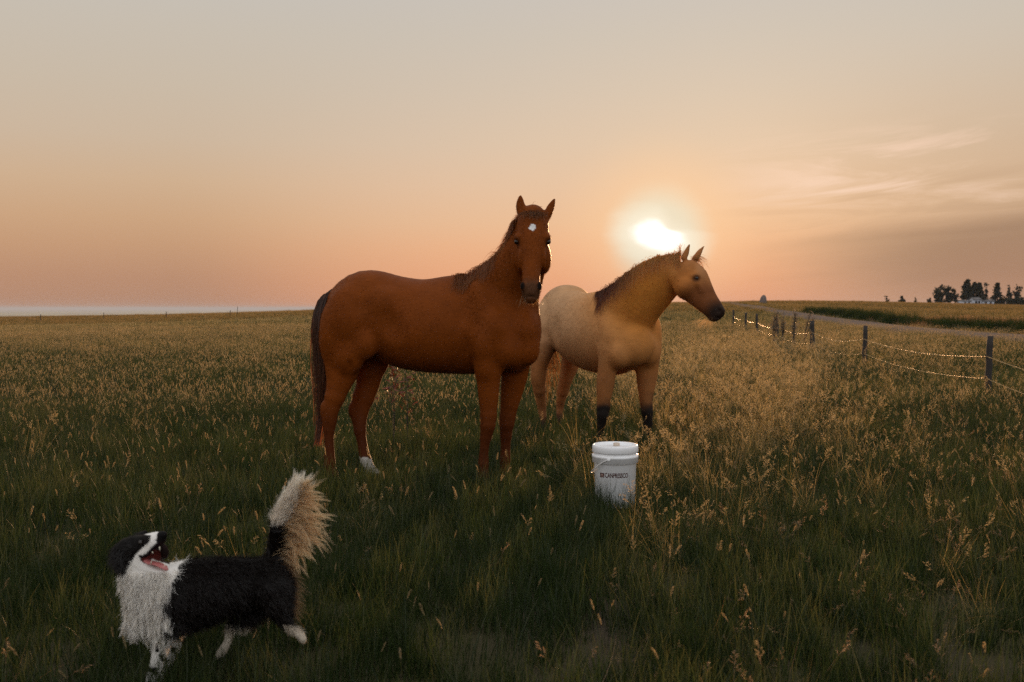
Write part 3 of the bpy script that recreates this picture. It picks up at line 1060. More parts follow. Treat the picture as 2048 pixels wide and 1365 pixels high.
# dry golden stretch
x, y = wedge(26000, 3.6, 40.0, 1.2)
g = golden(x, y)
put('dry_grass', straws, x, y, 0.7, 1.15, 0.15, (RNG.uniform(0, 1, len(x)) < (g * 0.75 * sm(0.62 + 0.75 * noise_np(np.stack([x, y], -1), 1.3, 61)) + .03 * g) * (1 - trampled(x, y))) & off_road(x, y))
x, y = wedge(4200, 3.6, 20.0, 1.25)
put('dry_grass', straws, x, y, 0.45, 0.85, 0.2, (RNG.uniform(0, 1, len(x)) < np.where(x / y > 0.1, 0.26, 0.03) * sm((y - 3.2) / 3) * (1 - trampled(x, y))) & (np.hypot(x, y) > 2.2))

# dead stems lying every way in the near right of the field
deads = []
for k in range(6):
    mb = MB()
    V, Q, C = blade_set(9, 0.10, 0.16, 0.46, 0.0014, 0.0030, 1.3, 0.7, 6, rs, 1.0)
    mb.add(V, Q, None, C)
    for j in range(2):
        seed_stalk(mb, rs.uniform(-.06, .06), rs.uniform(-.06, .06), rs.uniform(.2, .36), rs, .08, .008, 1.1, 20, open_head=True)
    deads.append((mb.mesh('dead_stems'), M_DEAD))
x, y = wedge(4200, 2.3, 13.0, 1.25)
u = x / y
put('dry_grass', deads, x, y, 0.35, 0.8, 0.35, (RNG.uniform(0, 1, len(x)) < np.where(u > 0.13, 0.75, 0.10) * (0.6 + 0.5 * noise_np(np.stack([x, y], -1), 1.1, 31))) & (np.hypot(x, y) > 2.3))
# taller reddish grass between fence and road, dark rank growth on the far bank
tallr = []
for k in range(5):
    mb = MB()
    V, Q, C = blade_set(70, 0.30, 0.25, 0.60, 0.006, 0.012, 0.25, 0.35, 3, rs, 0.3)
    mb.add(V, Q, None, C)
    V, Q, C = blade_set(55, 0.32, 0.55, 0.95, 0.007, 0.014, 0.22, 0.35, 4, rs, 0.3, kind=0.9)
    mb.add(V, Q, None, C)
    tallr.append((mb.mesh('rank_tuft'), M_RANK))
x, y = wedge(16000, 20.0, 75.0, 1.2, lo=0.25)
u = x / y
rd = road_dist(x, y)
fx = np.interp(y, [14.0, 28.0, 45.0, 60.0], [6.9, 8.6, 11.2, 13.4])
nn_ = noise_np(np.stack([x, y], -1), 0.28, 41)
near_side = (x > fx + 0.5) & (y < np.interp(x, ROAD[:, 0][np.argsort(ROAD[:, 0])], ROAD[:, 1][np.argsort(ROAD[:, 0])]))
put('tall_grass', tallr, x, y, 0.40, 0.75, 0.08, near_side & (rd > ROAD_W + 2.5) & (nn_ > 0.1) & (RNG.uniform(0, 1, len(x)) < 0.75))
banks = []
for k in range(4):
    mb = MB()
    V, Q, C = blade_set(150, 0.5, 0.5, 1.05, 0.012, 0.025, 0.25, 0.35, 3, rs, 0.3)
    mb.add(V, Q, None, C)
    banks.append((mb.mesh('bank_tuft'), M_BANK))
i_ = RNG.integers(0, len(ROAD), 7500)
off_ = ROAD_W * 1.75 + 0.2 + np.abs(RNG.normal(0, 1, 7500)) * 1.3
q_ = ROAD[i_] - rn_[i_] * off_[:, None] * SIDE + RNG.normal(0, .3, (7500, 2))
put('bank_grass', banks, q_[:, 0], q_[:, 1], 0.5, 1.1, 0.08, (road_dist(q_[:, 0], q_[:, 1]) > ROAD_W + 0.6) & (q_[:, 1] < 95))

# ------------------------------------------------------------------ fences
M_POST = material('weathered_post', lambda t: princ(t, t.mix(t.noise(t.v('MULTIPLY', t.n('ShaderNodeNewGeometry').outputs['Position'], (30.0, 30.0, 4.0)), 1.0, 5, 0.7), (0.012, 0.010, 0.009, 1), (0.05, 0.040, 0.033, 1)), 0.9,
                                                    bump=t.noise(t.v('MULTIPLY', t.n('ShaderNodeNewGeometry').outputs['Position'], (60.0, 60.0, 5.0)), 1.0, 4, 0.7), bump_s=0.7, bump_d=0.01))
M_WIRE = material('barbed_wire', lambda t: princ(t, (0.55, 0.36, 0.16, 1), 0.5, Metallic=0.6))


def post_mesh(base, h, r, rs):
    a = np.linspace(0, 1, 9)
    lean = rs.normal(0, .02, 2)
    pts = np.stack([base[0] + lean[0] * a, base[1] + lean[1] * a, base[2] - .25 + (h + .25) * a], -1)
    pts[:, :2] += rs.normal(0, .004, (9, 2))
    mb = MB(); mb.tube(pts, r * (1.06 - .14 * a) * (1 + rs.normal(0, .03, 9)), 11)
    return mb.mesh('post'), pts


def near_fence():
    rs = np.random.default_rng(3)
    spots = [(5.55, 6.6), (6.70, 14.0), (7.62, 21.5), (8.46, 28.0), (9.75, 36.5), (11.2, 45.5), (12.3, 52.5), (13.45, 60.5)]
    root = tag(empty('barbed_wire_fence', (6.7, 14.0, 0)), 'barbed wire fence of dark wooden posts running away on the right beside the road', 'fence')
    tops = []
    for k, (x, y) in enumerate(spots):
        z = float(height(x, y))
        h = [.92, .90, .90, .93, .92, .98, .95, .98][k]
        me, pts = post_mesh((x, y, z), h, [.046, .046, .050, .068, .06, .055, .055, .06][k], rs)
        obj('post', me, M_POST, root)
        tops.append((x - .03, y - .045, z))
    for hz in (.61, .30):
        mb = MB()
        for (a, b) in zip(tops[:-1], tops[1:]):
            a = np.array(a) + np.array([0, 0, hz]); b = np.array(b) + np.array([0, 0, hz])
            L = np.linalg.norm(b - a); near = a[1] < 25
            n = int(L / (.02 if near else .1))
            t = np.linspace(0, 1, n)
            p = a[None] * (1 - t)[:, None] + b[None] * t[:, None]
            p[:, 2] -= (.10 + .05 * rs.uniform()) * 4 * t * (1 - t)
            T = (b - a) / L; s1 = np.cross(T, [0, 0, 1.0]); s1 /= np.linalg.norm(s1); s2 = np.cross(T, s1)
            if near:
                ph = t * L / .075 * 2 * pi
                for o_ in (0, pi):
                    q = p + .0032 * (np.cos(ph + o_)[:, None] * s1 + np.sin(ph + o_)[:, None] * s2)
                    mb.tube(q, .0026, 5)
                for u in np.arange(.1, L, .13):
                    i = min(int(u / L * n), n - 1)
                    for sg in (1, -1):
                        v = (s1 * rs.normal() + s2 * rs.normal()); v /= np.linalg.norm(v)
                        mb.tube(np.array([p[i] + v * .004, p[i] + v * .022 + T * .006 * sg]), [.0016, .0006], 4)
                    mb.tube(np.array([p[i] - T * .008, p[i] + T * .008]), .0042, 6)
            else:
                mb.tube(p, .0042, 5)
        obj('wire', mb.mesh('wire'), M_WIRE, root)


near_fence()


def far_fence():
    rs = np.random.default_rng(9)
    g = hit(208, 640)
    root = tag(empty('field_fence', (g[0], g[1], g[2])), 'row of short dark posts along the far left edge of the field', 'fence')
    for px, topy in ((82, 629), (208, 626), (333, 624), (461, 621), (475, 613)):
        az = math.atan((px - 1024) / F)
        d = 112.0
        x = math.tan(az) * d
        z = float(height(x, d))
        h = P(px, topy, d)[2] - z
        me, _ = post_mesh((x, d, z), h, .045 if px != 475 else .03, rs)
        obj('post', me, M_POST, root)


far_fence()

# ------------------------------------------------------------------ tall weeds by the fence and behind the horse
M_WEED = material('dusty_weed_leaf', lambda t: leafy(t, attr_col(t), .35, .03))


def weed(px, d, topy, n_leaf, spread, label, name='tall_weed', group=None, colr=((.10, .085, .055), (.20, .15, .10)), lean=0.0, top=None, size=1.0):
    rs = np.random.default_rng(int(px * 7 + topy))
    x = (px - 1024) / F * d
    z = float(height(x, d))
    h = P(px, topy, d)[2] - z
    root = tag(empty(name, (x, d, z)), label, 'weed', group)
    stem = MB()
    nb = 4
    leaves = []
    for b in range(nb):
        a = rs.uniform(0, 2 * pi); o = spread * (0.15 + .6 * rs.uniform())
        t = np.linspace(0, 1, 8)
        hh = h * rs.uniform(.6, 1.0) if b else h
        pts = np.stack([x + o * cos(a) * t ** 1.4 + lean * h * t ** 1.5, d + o * sin(a) * t ** 1.4, z - .03 + hh * t], -1)
        stem.tube(pts, np.linspace(.014, .005, 8) * (1 if not top else .2), 6)
        n = n_leaf // nb
        # leaves and seed clusters grow denser to the top
        u = np.where(rs.uniform(size=n) < .7, 1 - .38 * rs.uniform(size=n) ** 1.2, rs.uniform(.15, .8, n))
        if top: u = 1 - top * rs.uniform(size=n) ** 1.2
        s = u * 7; i = np.minimum(s.astype(int), 6); f = (s - i)[:, None]
        r0 = pts[i] * (1 - f) + pts[i + 1] * f + rs.normal(0, .028, (n, 3)) * (0.6 + u[:, None])
        leaves.append((r0, u))
    r0 = np.concatenate([q[0] for q in leaves]); n = len(r0)
    c = lerp(np.array(colr[0]), np.array(colr[1]), rs.uniform(0, 1, n)); c = np.concatenate([c, np.ones((n, 1))], 1)
    V, Q, C = ribbons(r0, rs.normal(0, 1, (n, 3)) + np.array([0, 0, .5]), rs.uniform(.04, .11, n) * size, rs.uniform(.014, .03, n) * size, 2, grav=.8, curl=.6, col_root=c, col_tip=c, taper=.3, rs=rs)
    mb = MB(); mb.add(V, Q, None, C)
    obj('stem', stem.mesh('stem'), M_POST, root)
    obj('leaves', mb.mesh('leaves'), M_WEED, root)


W = 'weed clump by the fence'
weed(1548, 31.0, 621, 420, .16, 'dense tall weed with round leafy top, leftmost of the clump by the fence', group=W)
weed(1566, 32.0, 624, 240, .12, 'thin tall weed second from the left in the clump by the fence', group=W)
weed(1588, 30.5, 622, 360, .10, 'upright bushy weed in the middle of the clump by the fence', group=W)
weed(1606, 31.5, 624, 220, .14, 'leaning bare-stemmed weed left of the dark fence post', group=W, lean=.25)
D_ = ((.055, .016, .009), (.10, .03, .014))
weed(787, 8.75, 722, 70, .05, 'dark red dock plant standing behind the belly of the chestnut horse, taller one', 'dock_plant', 'dock plants behind the horse', D_, top=.30, size=.7)
weed(815, 8.85, 735, 40, .04, 'dark red dock plant behind the chestnut horse, shorter one nearer the forelegs', 'dock_plant', 'dock plants behind the horse', D_, top=.2, size=.7)


# ------------------------------------------------------------------ boulder at the road
def boulder():
    x, d = (1527 - 1024) / F * 150, 150.0
    z = float(height(x, d))
    base_z = P(1527, 606, d)[2]
    z = min(z, base_z)
    hh = P(1527, 590, d)[2] - z
    seg = 40
    a = np.linspace(0, pi * .5, 14); b = np.arange(seg) / seg * 2 * pi
    A, B_ = np.meshgrid(a, b, indexing='ij')
    V = np.stack([np.sin(A) * np.cos(B_), np.sin(A) * np.sin(B_), np.cos(A)], -1).reshape(-1, 3)
    V[:, 0] = np.where(V[:, 0] < 0, V[:, 0] * .66, V[:, 0] * .40) + .08 * V[:, 2]
    V[:, 1] *= .5
    V = V * np.array([1, 1, 1.0]) * (1 + .05 * noise_np(V, 3.0, 5)[:, None])
    V = V * np.array([1.05, 1.05, hh]) + np.array([x, d, z - .02])
    i = np.arange(13)[:, None] * seg; j = np.arange(seg)[None]; j2 = (j + 1) % seg
    Q = np.stack([i + j, i + seg + j, i + seg + j2, i + j2], -1).reshape(-1, 4)
    def bm(t):
        pos = t.n('ShaderNodeNewGeometry').outputs['Position']
        n_ = t.noise(pos, 3.0, 6, .7)
        return princ(t, t.mix(n_, (.09, .06, .05, 1), (.20, .15, .13, 1)), .9, bump=n_, bump_s=.8, bump_d=.1)
    tag(obj('boulder', mesh_np('boulder', V, Q), material('pale_rock', bm)), 'pale rounded boulder on the skyline above the bend of the road', 'boulder')


boulder()


# ------------------------------------------------------------------ farmstead on the skyline
M_BARK = material('tree_bark', lambda t: princ(t, (.05, .038, .03, 1), .9))
M_LEAF = material('tree_leaves', lambda t: leafy(t, attr_col(t), .3, .02))


def tree(px, half, topy, kind, label, d=330.0, n=900, group='trees of the farm on the skyline'):
    rs = np.random.default_rng(int(px * 13 + half))
    x = (px - 1024) / F * d
    z = float(height(x, d))
    n = int(n * 1.5)
    base_y = min(z, P(px, 606, d)[2])
    top = P(px, topy, d)[2]; h = top - base_y; w_ = half / F * d
    name = {'spruce': 'spruce_tree', 'poplar': 'poplar_tree', 'bushy': 'leafy_tree', 'shrub': 'shrub'}[kind]
    root = tag(empty(name, (x, d, base_y)), label, 'shrub' if kind == 'shrub' else 'tree', group)
    tr = MB()
    t = np.linspace(0, 1, 7)
    wob = rs.normal(0, .02 * h, (7, 2)) * t[:, None]
    pts = np.stack([x + wob[:, 0], d + wob[:, 1], base_y - .3 + (h * .93 + .3) * t], -1)
    tr.tube(pts, np.linspace(.03 * h, .006 * h, 7), 7)
    clumps = []
    if kind == 'spruce':
        for k in range(60):
            u = rs.uniform(.0, 1) ; r = w_ * (1.02 - u) ** .8 * rs.uniform(.45, 1.05); a = rs.uniform(0, 2 * pi)
            clumps.append((x + r * cos(a), d + r * sin(a), base_y + h * u - .1 * r, .15 * w_ + .18 * w_ * (1 - u)))
    else:
        nl = 9 if kind != 'shrub' else 6
        for k in range(nl):
            u0 = rs.uniform(.02, .5); a = rs.uniform(0, 2 * pi); r = w_ * rs.uniform(.3, .95)
            u1 = min(.98, u0 + rs.uniform(.12, .55) * (1 if kind != 'poplar' else 1.1))
            if k == 0: u1, r = .97, .15 * w_
            A_ = np.array([x, d, base_y + h * u0]); B2 = np.array([x + r * cos(a), d + r * sin(a), base_y + h * u1])
            tr.tube(np.array([A_, .5 * (A_ + B2) + np.array([0, 0, -.04 * h]), B2]), [.012 * h, .008 * h, .004 * h], 5)
            for f in rs.uniform(.35, 1.05, 5 if kind != 'poplar' else 4):
                q = A_ * (1 - f) + B2 * f + rs.normal(0, .10 * w_, 3)
                clumps.append((q[0], q[1], min(q[2], base_y + h * .99), w_ * rs.uniform(.14, .27)))
    if kind in ('bushy', 'shrub', 'poplar'):
        for k in range(14 if kind != 'poplar' else 6):
            r = w_ * rs.uniform(0, .75); a = rs.uniform(0, 2 * pi)
            clumps.append((x + r * cos(a), d + r * sin(a), base_y + h * rs.uniform(.03, .55 if kind == 'bushy' else .4), w_ * rs.uniform(.16, .3)))
    cl = np.array(clumps)
    k = rs.integers(0, len(cl), n)
    pos = cl[k, :3] + rs.normal(0, .55, (n, 3)) * cl[k, 3:4] * np.array([1, 1, .8])
    pos[:, 2] = np.clip(pos[:, 2], base_y + .02 * h, base_y + h)
    c = lerp(np.array([.010, .014, .006]), np.array([.034, .034, .012]), rs.uniform(0, 1, n)); c = np.concatenate([c, np.ones((n, 1))], 1)
    sz = rs.uniform(.06, .13, n) * w_ + .12
    V, Q, C = ribbons(pos, rs.normal(0, 1, (n, 3)), sz * 1.6, sz, 1, col_root=c, col_tip=c, taper=.6, rs=rs)
    mb = MB(); mb.add(V, Q, None, C)
    obj('trunk', tr.mesh('trunk'), M_BARK, root)
    obj('crown', mb.mesh('crown'), M_LEAF, root)


tree(1773, 6, 593, 'shrub', 'small round shrub at the far left of the row on the skyline', n=260)
tree(1802, 9, 590, 'shrub', 'wider domed shrub second from the left on the skyline', n=380)
tree(1830, 4, 595, 'shrub', 'tiny thin shrub between two domed shrubs on the skyline', n=160)
tree(1858, 7, 596, 'shrub', 'low round shrub just left of the first tall farm tree', n=260)
tree(1878, 16, 572, 'bushy', 'open leafy tree, leftmost of the tall trees by the farmhouse', n=800)
tree(1896, 13, 573, 'bushy', 'fuller leafy tree second from the left by the farmhouse', n=1100)
tree(1910, 9, 577, 'poplar', 'slender pale tree left of the dark spruces', n=420)
tree(1933, 15, 561, 'spruce', 'tallest dark spruce behind the white sheds', n=1700)
tree(1948, 13, 566, 'spruce', 'dark spruce in the middle of the dense clump', n=1500)
tree(1958, 11, 564, 'spruce', 'dark spruce on the right side of the dense clump', n=1300)
tree(1972, 9, 564, 'poplar', 'thin open tree above the long grey roof', n=380)
tree(1994, 12, 567, 'spruce', 'broad dark tree standing alone right of the long roof', n=1700)
tree(2016, 9, 569, 'poplar', 'loose tree with bare twigs right of the broad dark tree', n=420)
tree(2034, 10, 570, 'poplar', 'loose twiggy tree, rightmost of the farm trees', n=480)
tree(2035, 22, 598, 'shrub', 'low dark hedge bush at the right edge of the skyline', n=1500, d=320)

M_WALLW = material('white_wall', lambda t: princ(t, t.mix(t.noise(t.n('ShaderNodeNewGeometry').outputs['Position'], 1.2, 4, .6), (.40, .41, .46, 1), (.55, .56, .60, 1)), .6))
M_ROOF = material('grey_roof', lambda t: princ(t, t.mix(t.noise(t.n('ShaderNodeNewGeometry').outputs['Position'], 2.0, 4, .6), (.10, .085, .08, 1), (.17, .15, .14, 1)), .7))
M_DARKW = material('dark_window', lambda t: princ(t, (.02, .02, .025, 1), .15))


def house(px0, px1, top, eave, label, name, d=322.0, gable_left=True):
    x0, x1 = (px0 - 1024) / F * d, (px1 - 1024) / F * d
    z0 = min(float(height(x0, d)), P(px0, 608, d)[2])
    ze, zt = P(px0, eave, d)[2], P(px0, top, d)[2]
    root = tag(empty(name, ((x0 + x1) / 2, d, z0)), label, 'building')
    dep = 4.0
    mb = MB(); mb.box((x0, d - dep / 2, z0 - .5), (x1, d + dep / 2, ze))
    # gable triangles at both ends
    for xx in (x0, x1):
        sgn = .001 if xx == x0 else -.001
        mb.add([(xx + sgn, d - dep / 2, ze), (xx + sgn, d + dep / 2, ze), (xx + sgn, d, zt - .05)], None, [(0, 1, 2)])
    obj('wall', mb.mesh('wall', False), M_WALLW, root)
    o = .25
    mb = MB()
    for s in (-1, 1):
        yv = d + s * (dep / 2 + o)
        ed = ze - o * (zt - ze) / (dep / 2)
        V = [(x0 - o, yv, ed), (x1 + o, yv, ed), (x1 + o, d, zt), (x0 - o, d, zt)]
        V = V + [(a, b, c + .12) for a, b, c in V]
        mb.add(V, [(0, 1, 2, 3), (4, 7, 6, 5), (0, 4, 5, 1), (3, 2, 6, 7), (0, 3, 7, 4), (1, 5, 6, 2)])
    obj('roof', mb.mesh('roof', False), M_ROOF, root)
    w_ = (x1 - x0)
    for f in (.3, .7):
        mb = MB(); cx = x0 + w_ * f
        mb.box((cx - .35, d - dep / 2 - .03, z0 + (ze - z0) * .35), (cx + .35, d - dep / 2 + .02, z0 + (ze - z0) * .8))
        obj('window', mb.mesh('window', False), M_DARKW, root)


house(1919, 1937, 601.0, 602.6, 'low white shed, left one of the two white buildings under the spruces', 'shed')
house(1942, 1956, 595.5, 600.0, 'white gabled farmhouse under the right spruces', 'farmhouse', d=326)
house(1958, 1982, 599.0, 602.5, 'long low barn with grey roof left of the lone broad tree', 'barn', d=330)

# ------------------------------------------------------------------ chestnut horse
def leg(B, pts, fwd, k=0.05):
    """pts: (px, py, depth, half depth, half width seen)"""
    B.chain([(P(a, b, d), u, v) for a, b, d, u, v in pts], fwd, k)


def chestnut():
    rs = np.random.default_rng(31)
    B = Body((-1.65, 6.75, -0.06), (0.42, 8.15, 2.28), 0.0085)
    X = (1, 0, 0)
    # trunk
    B.chain([(P(x, y, d), a, b) for x, y, d, a, b in [
        (690, 628, 7.64, .20, .215), (722, 622, 7.63, .265, .285), (765, 633, 7.62, .29, .325), (825, 649, 7.60, .315, .348),
        (895, 655, 7.57, .315, .352), (955, 655, 7.54, .275, .352), (1008, 657, 7.50, .225, .315), (1040, 662, 7.47, .18, .235)]], (0, 0, 1), 0.05, cap=0.7)
    # croup, withers, breast
    B.ell(P(742, 600, 7.62), (.23, .20, .205), 0.09)
    B.ell(P(925, 588, 7.56), (.24, .09, .125), 0.12)
    B.ell(P(1054, 664, 7.42), (.105, .17, .17), 0.05)
    B.ell(P(1056, 700, 7.34), (.085, .085, .11), 0.04)
    B.ell(P(1030, 715, 7.46), (.12, .17, .11), 0.05)
    # quarters: hip, thigh, buttock, stifle, flank fold
    B.ell(P(768, 604, 7.40), (.09, .06, .07), 0.08)
    B.ell(P(700, 640, 7.47), (.185, .145, .25), 0.05)
    B.ell(P(662, 668, 7.49), (.085, .12, .21), 0.05)
    B.ell(P(700, 650, 7.78), (.18, .12, .26), 0.06)
    B.ell(P(732, 688, 7.40), (.090, .075, .115), 0.05)
    B.ell(P(700, 712, 7.42), (.11, .07, .13), 0.05)
    # shoulder blade, upper arm, triceps, girth
    B.ell(P(968, 618, 7.35), (.085, .075, .21), 0.07, R=[[.94, 0, .34], [0, 1, 0], [-.34, 0, .94]])
    B.ell(P(995, 660, 7.30), (.125, .095, .15), 0.06)
    B.ell(P(968, 690, 7.29), (.10, .085, .14), 0.05)
    B.ell(P(1012, 700, 7.30), (.10, .085, .12), 0.05)
    B.ell(P(968, 732, 7.31), (.065, .075, .09), 0.04)
    B.ell(P(860, 668, 7.44), (.34, .20, .25), 0.08)
    # hollows: in front of the stifle, behind the elbow, jugular groove edge
    B.ell(P(774, 650, 7.17), (.10, .15, .16), 0.07, sub=True)
    B.ell(P(934, 708, 7.14), (.04, .13, .16), 0.06, sub=True)
    B.ell(P(1012, 625, 7.12), (.035, .13, .16), 0.06, sub=True, R=[[.9, 0, .43], [0, 1, 0], [-.43, 0, .9]])
    B.ell(P(700, 752, 7.36), (.02, .04, .10), 0.04, sub=True)
    B.ell(P(985, 735, 7.16), (.02, .06, .07), 0.04, sub=True)
    B.ell(P(925, 618, 7.18), (.03, .10, .12), 0.07, sub=True)
    B.ell(P(715, 610, 7.20), (.05, .12, .08), 0.08, sub=True)
    # near fore
    leg(B, [(990, 690, 7.36, .09, .13), (978, 742, 7.34, .082, .098), (977, 765, 7.34, .070, .086), (977, 800, 7.34, .060, .072), (977, 832, 7.34, .05, .055)], X)
    leg(B, [(977, 832, 7.34, .05, .056), (975, 856, 7.34, .051, .053), (971, 878, 7.34, .036, .039)], X, 0.03)
    leg(B, [(971, 878, 7.34, .033, .037), (968, 905, 7.34, .030, .034), (967, 926, 7.34, .037, .041), (967, 943, 7.33, .034, .037)], X, 0.02)
    leg(B, [(967, 948, 7.32, .042, .044), (967, 966, 7.30, .055, .058)], X, 0.012)
    # off fore
    leg(B, [(1032, 690, 7.58, .09, .14), (1030, 742, 7.58, .085, .106), (1025, 775, 7.58, .070, .090), (1019, 810, 7.58, .060, .070), (1015, 835, 7.58, .05, .056)], X)
    leg(B, [(1015, 835, 7.58, .05, .056), (1013, 852, 7.58, .05, .053), (1012, 872, 7.58, .036, .042)], X, 0.03)
    leg(B, [(1012, 872, 7.58, .033, .041), (1011, 898, 7.58, .030, .038), (1010, 920, 7.57, .037, .042), (1010, 936, 7.56, .034, .037)], X, 0.02)
    leg(B, [(1010, 940, 7.55, .042, .044), (1010, 957, 7.53, .055, .058)], X, 0.012)
    # near hind
    leg(B, [(690, 690, 7.50, .11, .175), (685, 738, 7.49, .085, .132), (678, 768, 7.48, .068, .095), (670, 795, 7.47, .055, .072)], X)
    leg(B, [(670, 795, 7.47, .052, .070), (661, 822, 7.46, .046, .063), (659, 845, 7.46, .042, .055), (658, 862, 7.46, .036, .040)], X, 0.03)
    B.ell(P(647, 818, 7.46), (.022, .03, .05), 0.03)
    leg(B, [(658, 862, 7.46, .033, .037), (659, 895, 7.45, .031, .036), (660, 925, 7.44, .038, .043), (664, 944, 7.43, .034, .036)], X, 0.02)
    leg(B, [(665, 948, 7.42, .042, .044), (668, 962, 7.40, .054, .058)], X, 0.012)
    # off hind stepping under the belly
    leg(B, [(728, 680, 7.78, .11, .15), (748, 715, 7.78, .10, .125), (740, 742, 7.77, .085, .110), (736, 768, 7.76, .068, .092), (727, 795, 7.74, .055, .082)], X)
    leg(B, [(727, 795, 7.74, .052, .080), (719, 822, 7.72, .048, .073), (719, 842, 7.70, .042, .058), (720, 862, 7.68, .036, .045)], X, 0.03)
    B.ell(P(703, 820, 7.73), (.022, .03, .05), 0.03)
    leg(B, [(720, 862, 7.68, .034, .042), (725, 890, 7.66, .031, .039), (731, 918, 7.64, .038, .042), (741, 938, 7.62, .034, .038)], X, 0.02)
    leg(B, [(744, 943, 7.61, .042, .043), (754, 958, 7.59, .054, .058)], X, 0.012)
    for x_, y_, d_, r_ in ((976, 850, 7.335, .052), (1014, 848, 7.575, .052), (967, 930, 7.335, .036), (1010, 924, 7.565, .036), (659, 930, 7.435, .037), (733, 922, 7.635, .037)):
        B.ell(P(x_, y_, d_), (r_ * 1.08, r_ * .98, r_ * 1.15), 0.012)
    # neck
    B.chain([(P(x, y, d), a, b) for x, y, d, a, b in [
        (992, 628, 7.50, .165, .33), (1012, 585, 7.46, .14, .265), (1035, 545, 7.40, .115, .205), (1052, 505, 7.36, .10, .165), (1062, 462, 7.34, .085, .12)]], (-1, 0, .35), 0.06)
    # head
    H = [(1066, 434, 7.30, .092, .09), (1065, 456, 7.28, .116, .115), (1065, 482, 7.25, .114, .13), (1064, 512, 7.20, .092, .120), (1063, 540, 7.14, .068, .090),
         (1062, 562, 7.09, .063, .070), (1062, 582, 7.06, .068, .064), (1061, 593, 7.05, .052, .050)]
    B.chain([(P(x, y, d), a, b) for x, y, d, a, b in H], (0, -1, .3), 0.03)
    for sx in (-1, 1):
        B.ell(P(1065 + sx * 23, 518, 7.30), (.054, .10, .11), 0.035)     # cheek
        B.ell(P(1065 + sx * 30, 476, 7.21), (.026, .045, .030), 0.03)    # brow
        B.ell(P(1064 + sx * 25, 520, 7.165), (.013, .03, .07), 0.02)     # cheek ridge
        B.ell(P(1062 + sx * 16, 573, 7.015), (.022, .022, .034), 0.02)   # nostril wing
    B.ell(P(1062, 599, 7.06), (.042, .045, .026), 0.02)                  # chin
    for sx in (-1, 1):
        B.ell(P(1062 + sx * 17, 572, 6.975), (.011, .03, .021), 0.012, sub=True)
    B.ell(P(1062, 593, 6.985), (.05, .03, .004), 0.008, sub=True)        # lip line
    # ears
    for pts in ([(1045, 440, .028, .034), (1043, 424, .035, .030), (1041, 411, .034, .024), (1041, 400, .023, .016), (1041, 393, .011, .010)],
                [(1089, 443, .028, .032), (1095, 430, .031, .028), (1101, 416, .028, .022), (1106, 405, .018, .014), (1109, 399, .009, .009)]):
        B.chain([(P(x, y, 7.30), a, b) for x, y, a, b in pts], (0, -1, 0), 0.018)
    B.chain([(P(1043, 426, 7.255), .018, .02), (P(1041, 408, 7.265), .015, .02), (P(1041, 400, 7.275), .006, .012)], (0, -1, 0), 0.008, sub=True)
    B.chain([(P(1095, 430, 7.255), .016, .02), (P(1101, 415, 7.265), .012, .02), (P(1105, 407, 7.275), .005, .012)], (0, -1, 0), 0.008, sub=True)
    V, Q = B.skin(2)
    N = vnormals(V, Q)
    # coat
    base = np.array([0.168, 0.038, 0.0035])
    c = np.tile(base, (len(V), 1))
    z = V[:, 2]
    nz = noise_np(V, 7, 2)
    c = lerp(c, np.array([0.060, 0.014, 0.0035]), sm((0.72 - z) / 0.40) * 0.9)  # darker down the legs: own colour plus occlusion shade painted in
    c = lerp(c, np.array([0.18, 0.056, 0.009]), sm(0.35 * nz) * 0.5)
    hoofs = z < 0.055
    c[hoofs] = (0.05, 0.035, 0.028)
    sock = (np.hypot(V[:, 0] - P(742, 935, 7.63)[0], V[:, 1] - 7.63) < 0.17) & (z < 0.165 + 0.015 * noise_np(V, 60, 4)) & (z > 0.05)
    c[sock] = (0.45, 0.41, 0.37)
    star = P(1065, 455, 7.15)
    ds = np.hypot((V[:, 0] - star[0]) * 1.05, (V[:, 2] - star[2]) * 1.0) + 0.006 * noise_np(V, 120, 6)
    st = (V[:, 1] < 7.26) & (ds < 0.024)
    c[st] = (0.80, 0.78, 0.76)
    mz = P(1062, 583, 7.05)
    mk = sm(1 - np.linalg.norm((V - mz) / np.array([.13, .13, .13]), axis=1)) * (V[:, 1] < 7.2)
    c = lerp(c, np.array([0.075, 0.036, 0.018]), np.clip(mk * 1.7 + .12 * noise_np(V, 60, 3) * mk, 0, 0.85))
    for sx in (-1, 1):
        no = P(1062 + sx * 17, 572, 7.0)
        c = lerp(c, np.array([0.008, 0.005, 0.004]), sm(1.9 - np.linalg.norm((V - no) / np.array([.012, .03, .022]), axis=1)) * (V[:, 1] < 7.1))
        ey = P(1065 + sx * 32, 484, 7.19)
        c = lerp(c, np.array([0.05, 0.018, 0.008]), sm(1.35 - np.linalg.norm((V - ey) / .042, axis=1)) * 0.8)
    root = tag(empty('horse', (-0.55, 7.5, float(height(-0.55, 7.5)))), 'chestnut horse side on, head turned to face us, white star and one white sock', 'horse')
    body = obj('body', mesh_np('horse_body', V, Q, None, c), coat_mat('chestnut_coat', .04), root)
    body_flow = lambda p, n: np.stack([np.where(p[:, 0] < .1, -.8, -.1), 0 * p[:, 0], np.where(p[:, 2] < .8, -1.0, -.45)], -1)
    hair_obj('coat', hair_mat('chestnut_coat_hair', .45, 0), root, [pile(V, Q, N, c, 46000, rs, .012, body_flow)])
    for sx in (-1, 1):
        obj('eye', sphere_me('eye', P(1065 + sx * 31.5, 484, 7.195), .0195), M_EYE, root)
    mh = hair_mat('chestnut_hair', 0.5, 0.018)
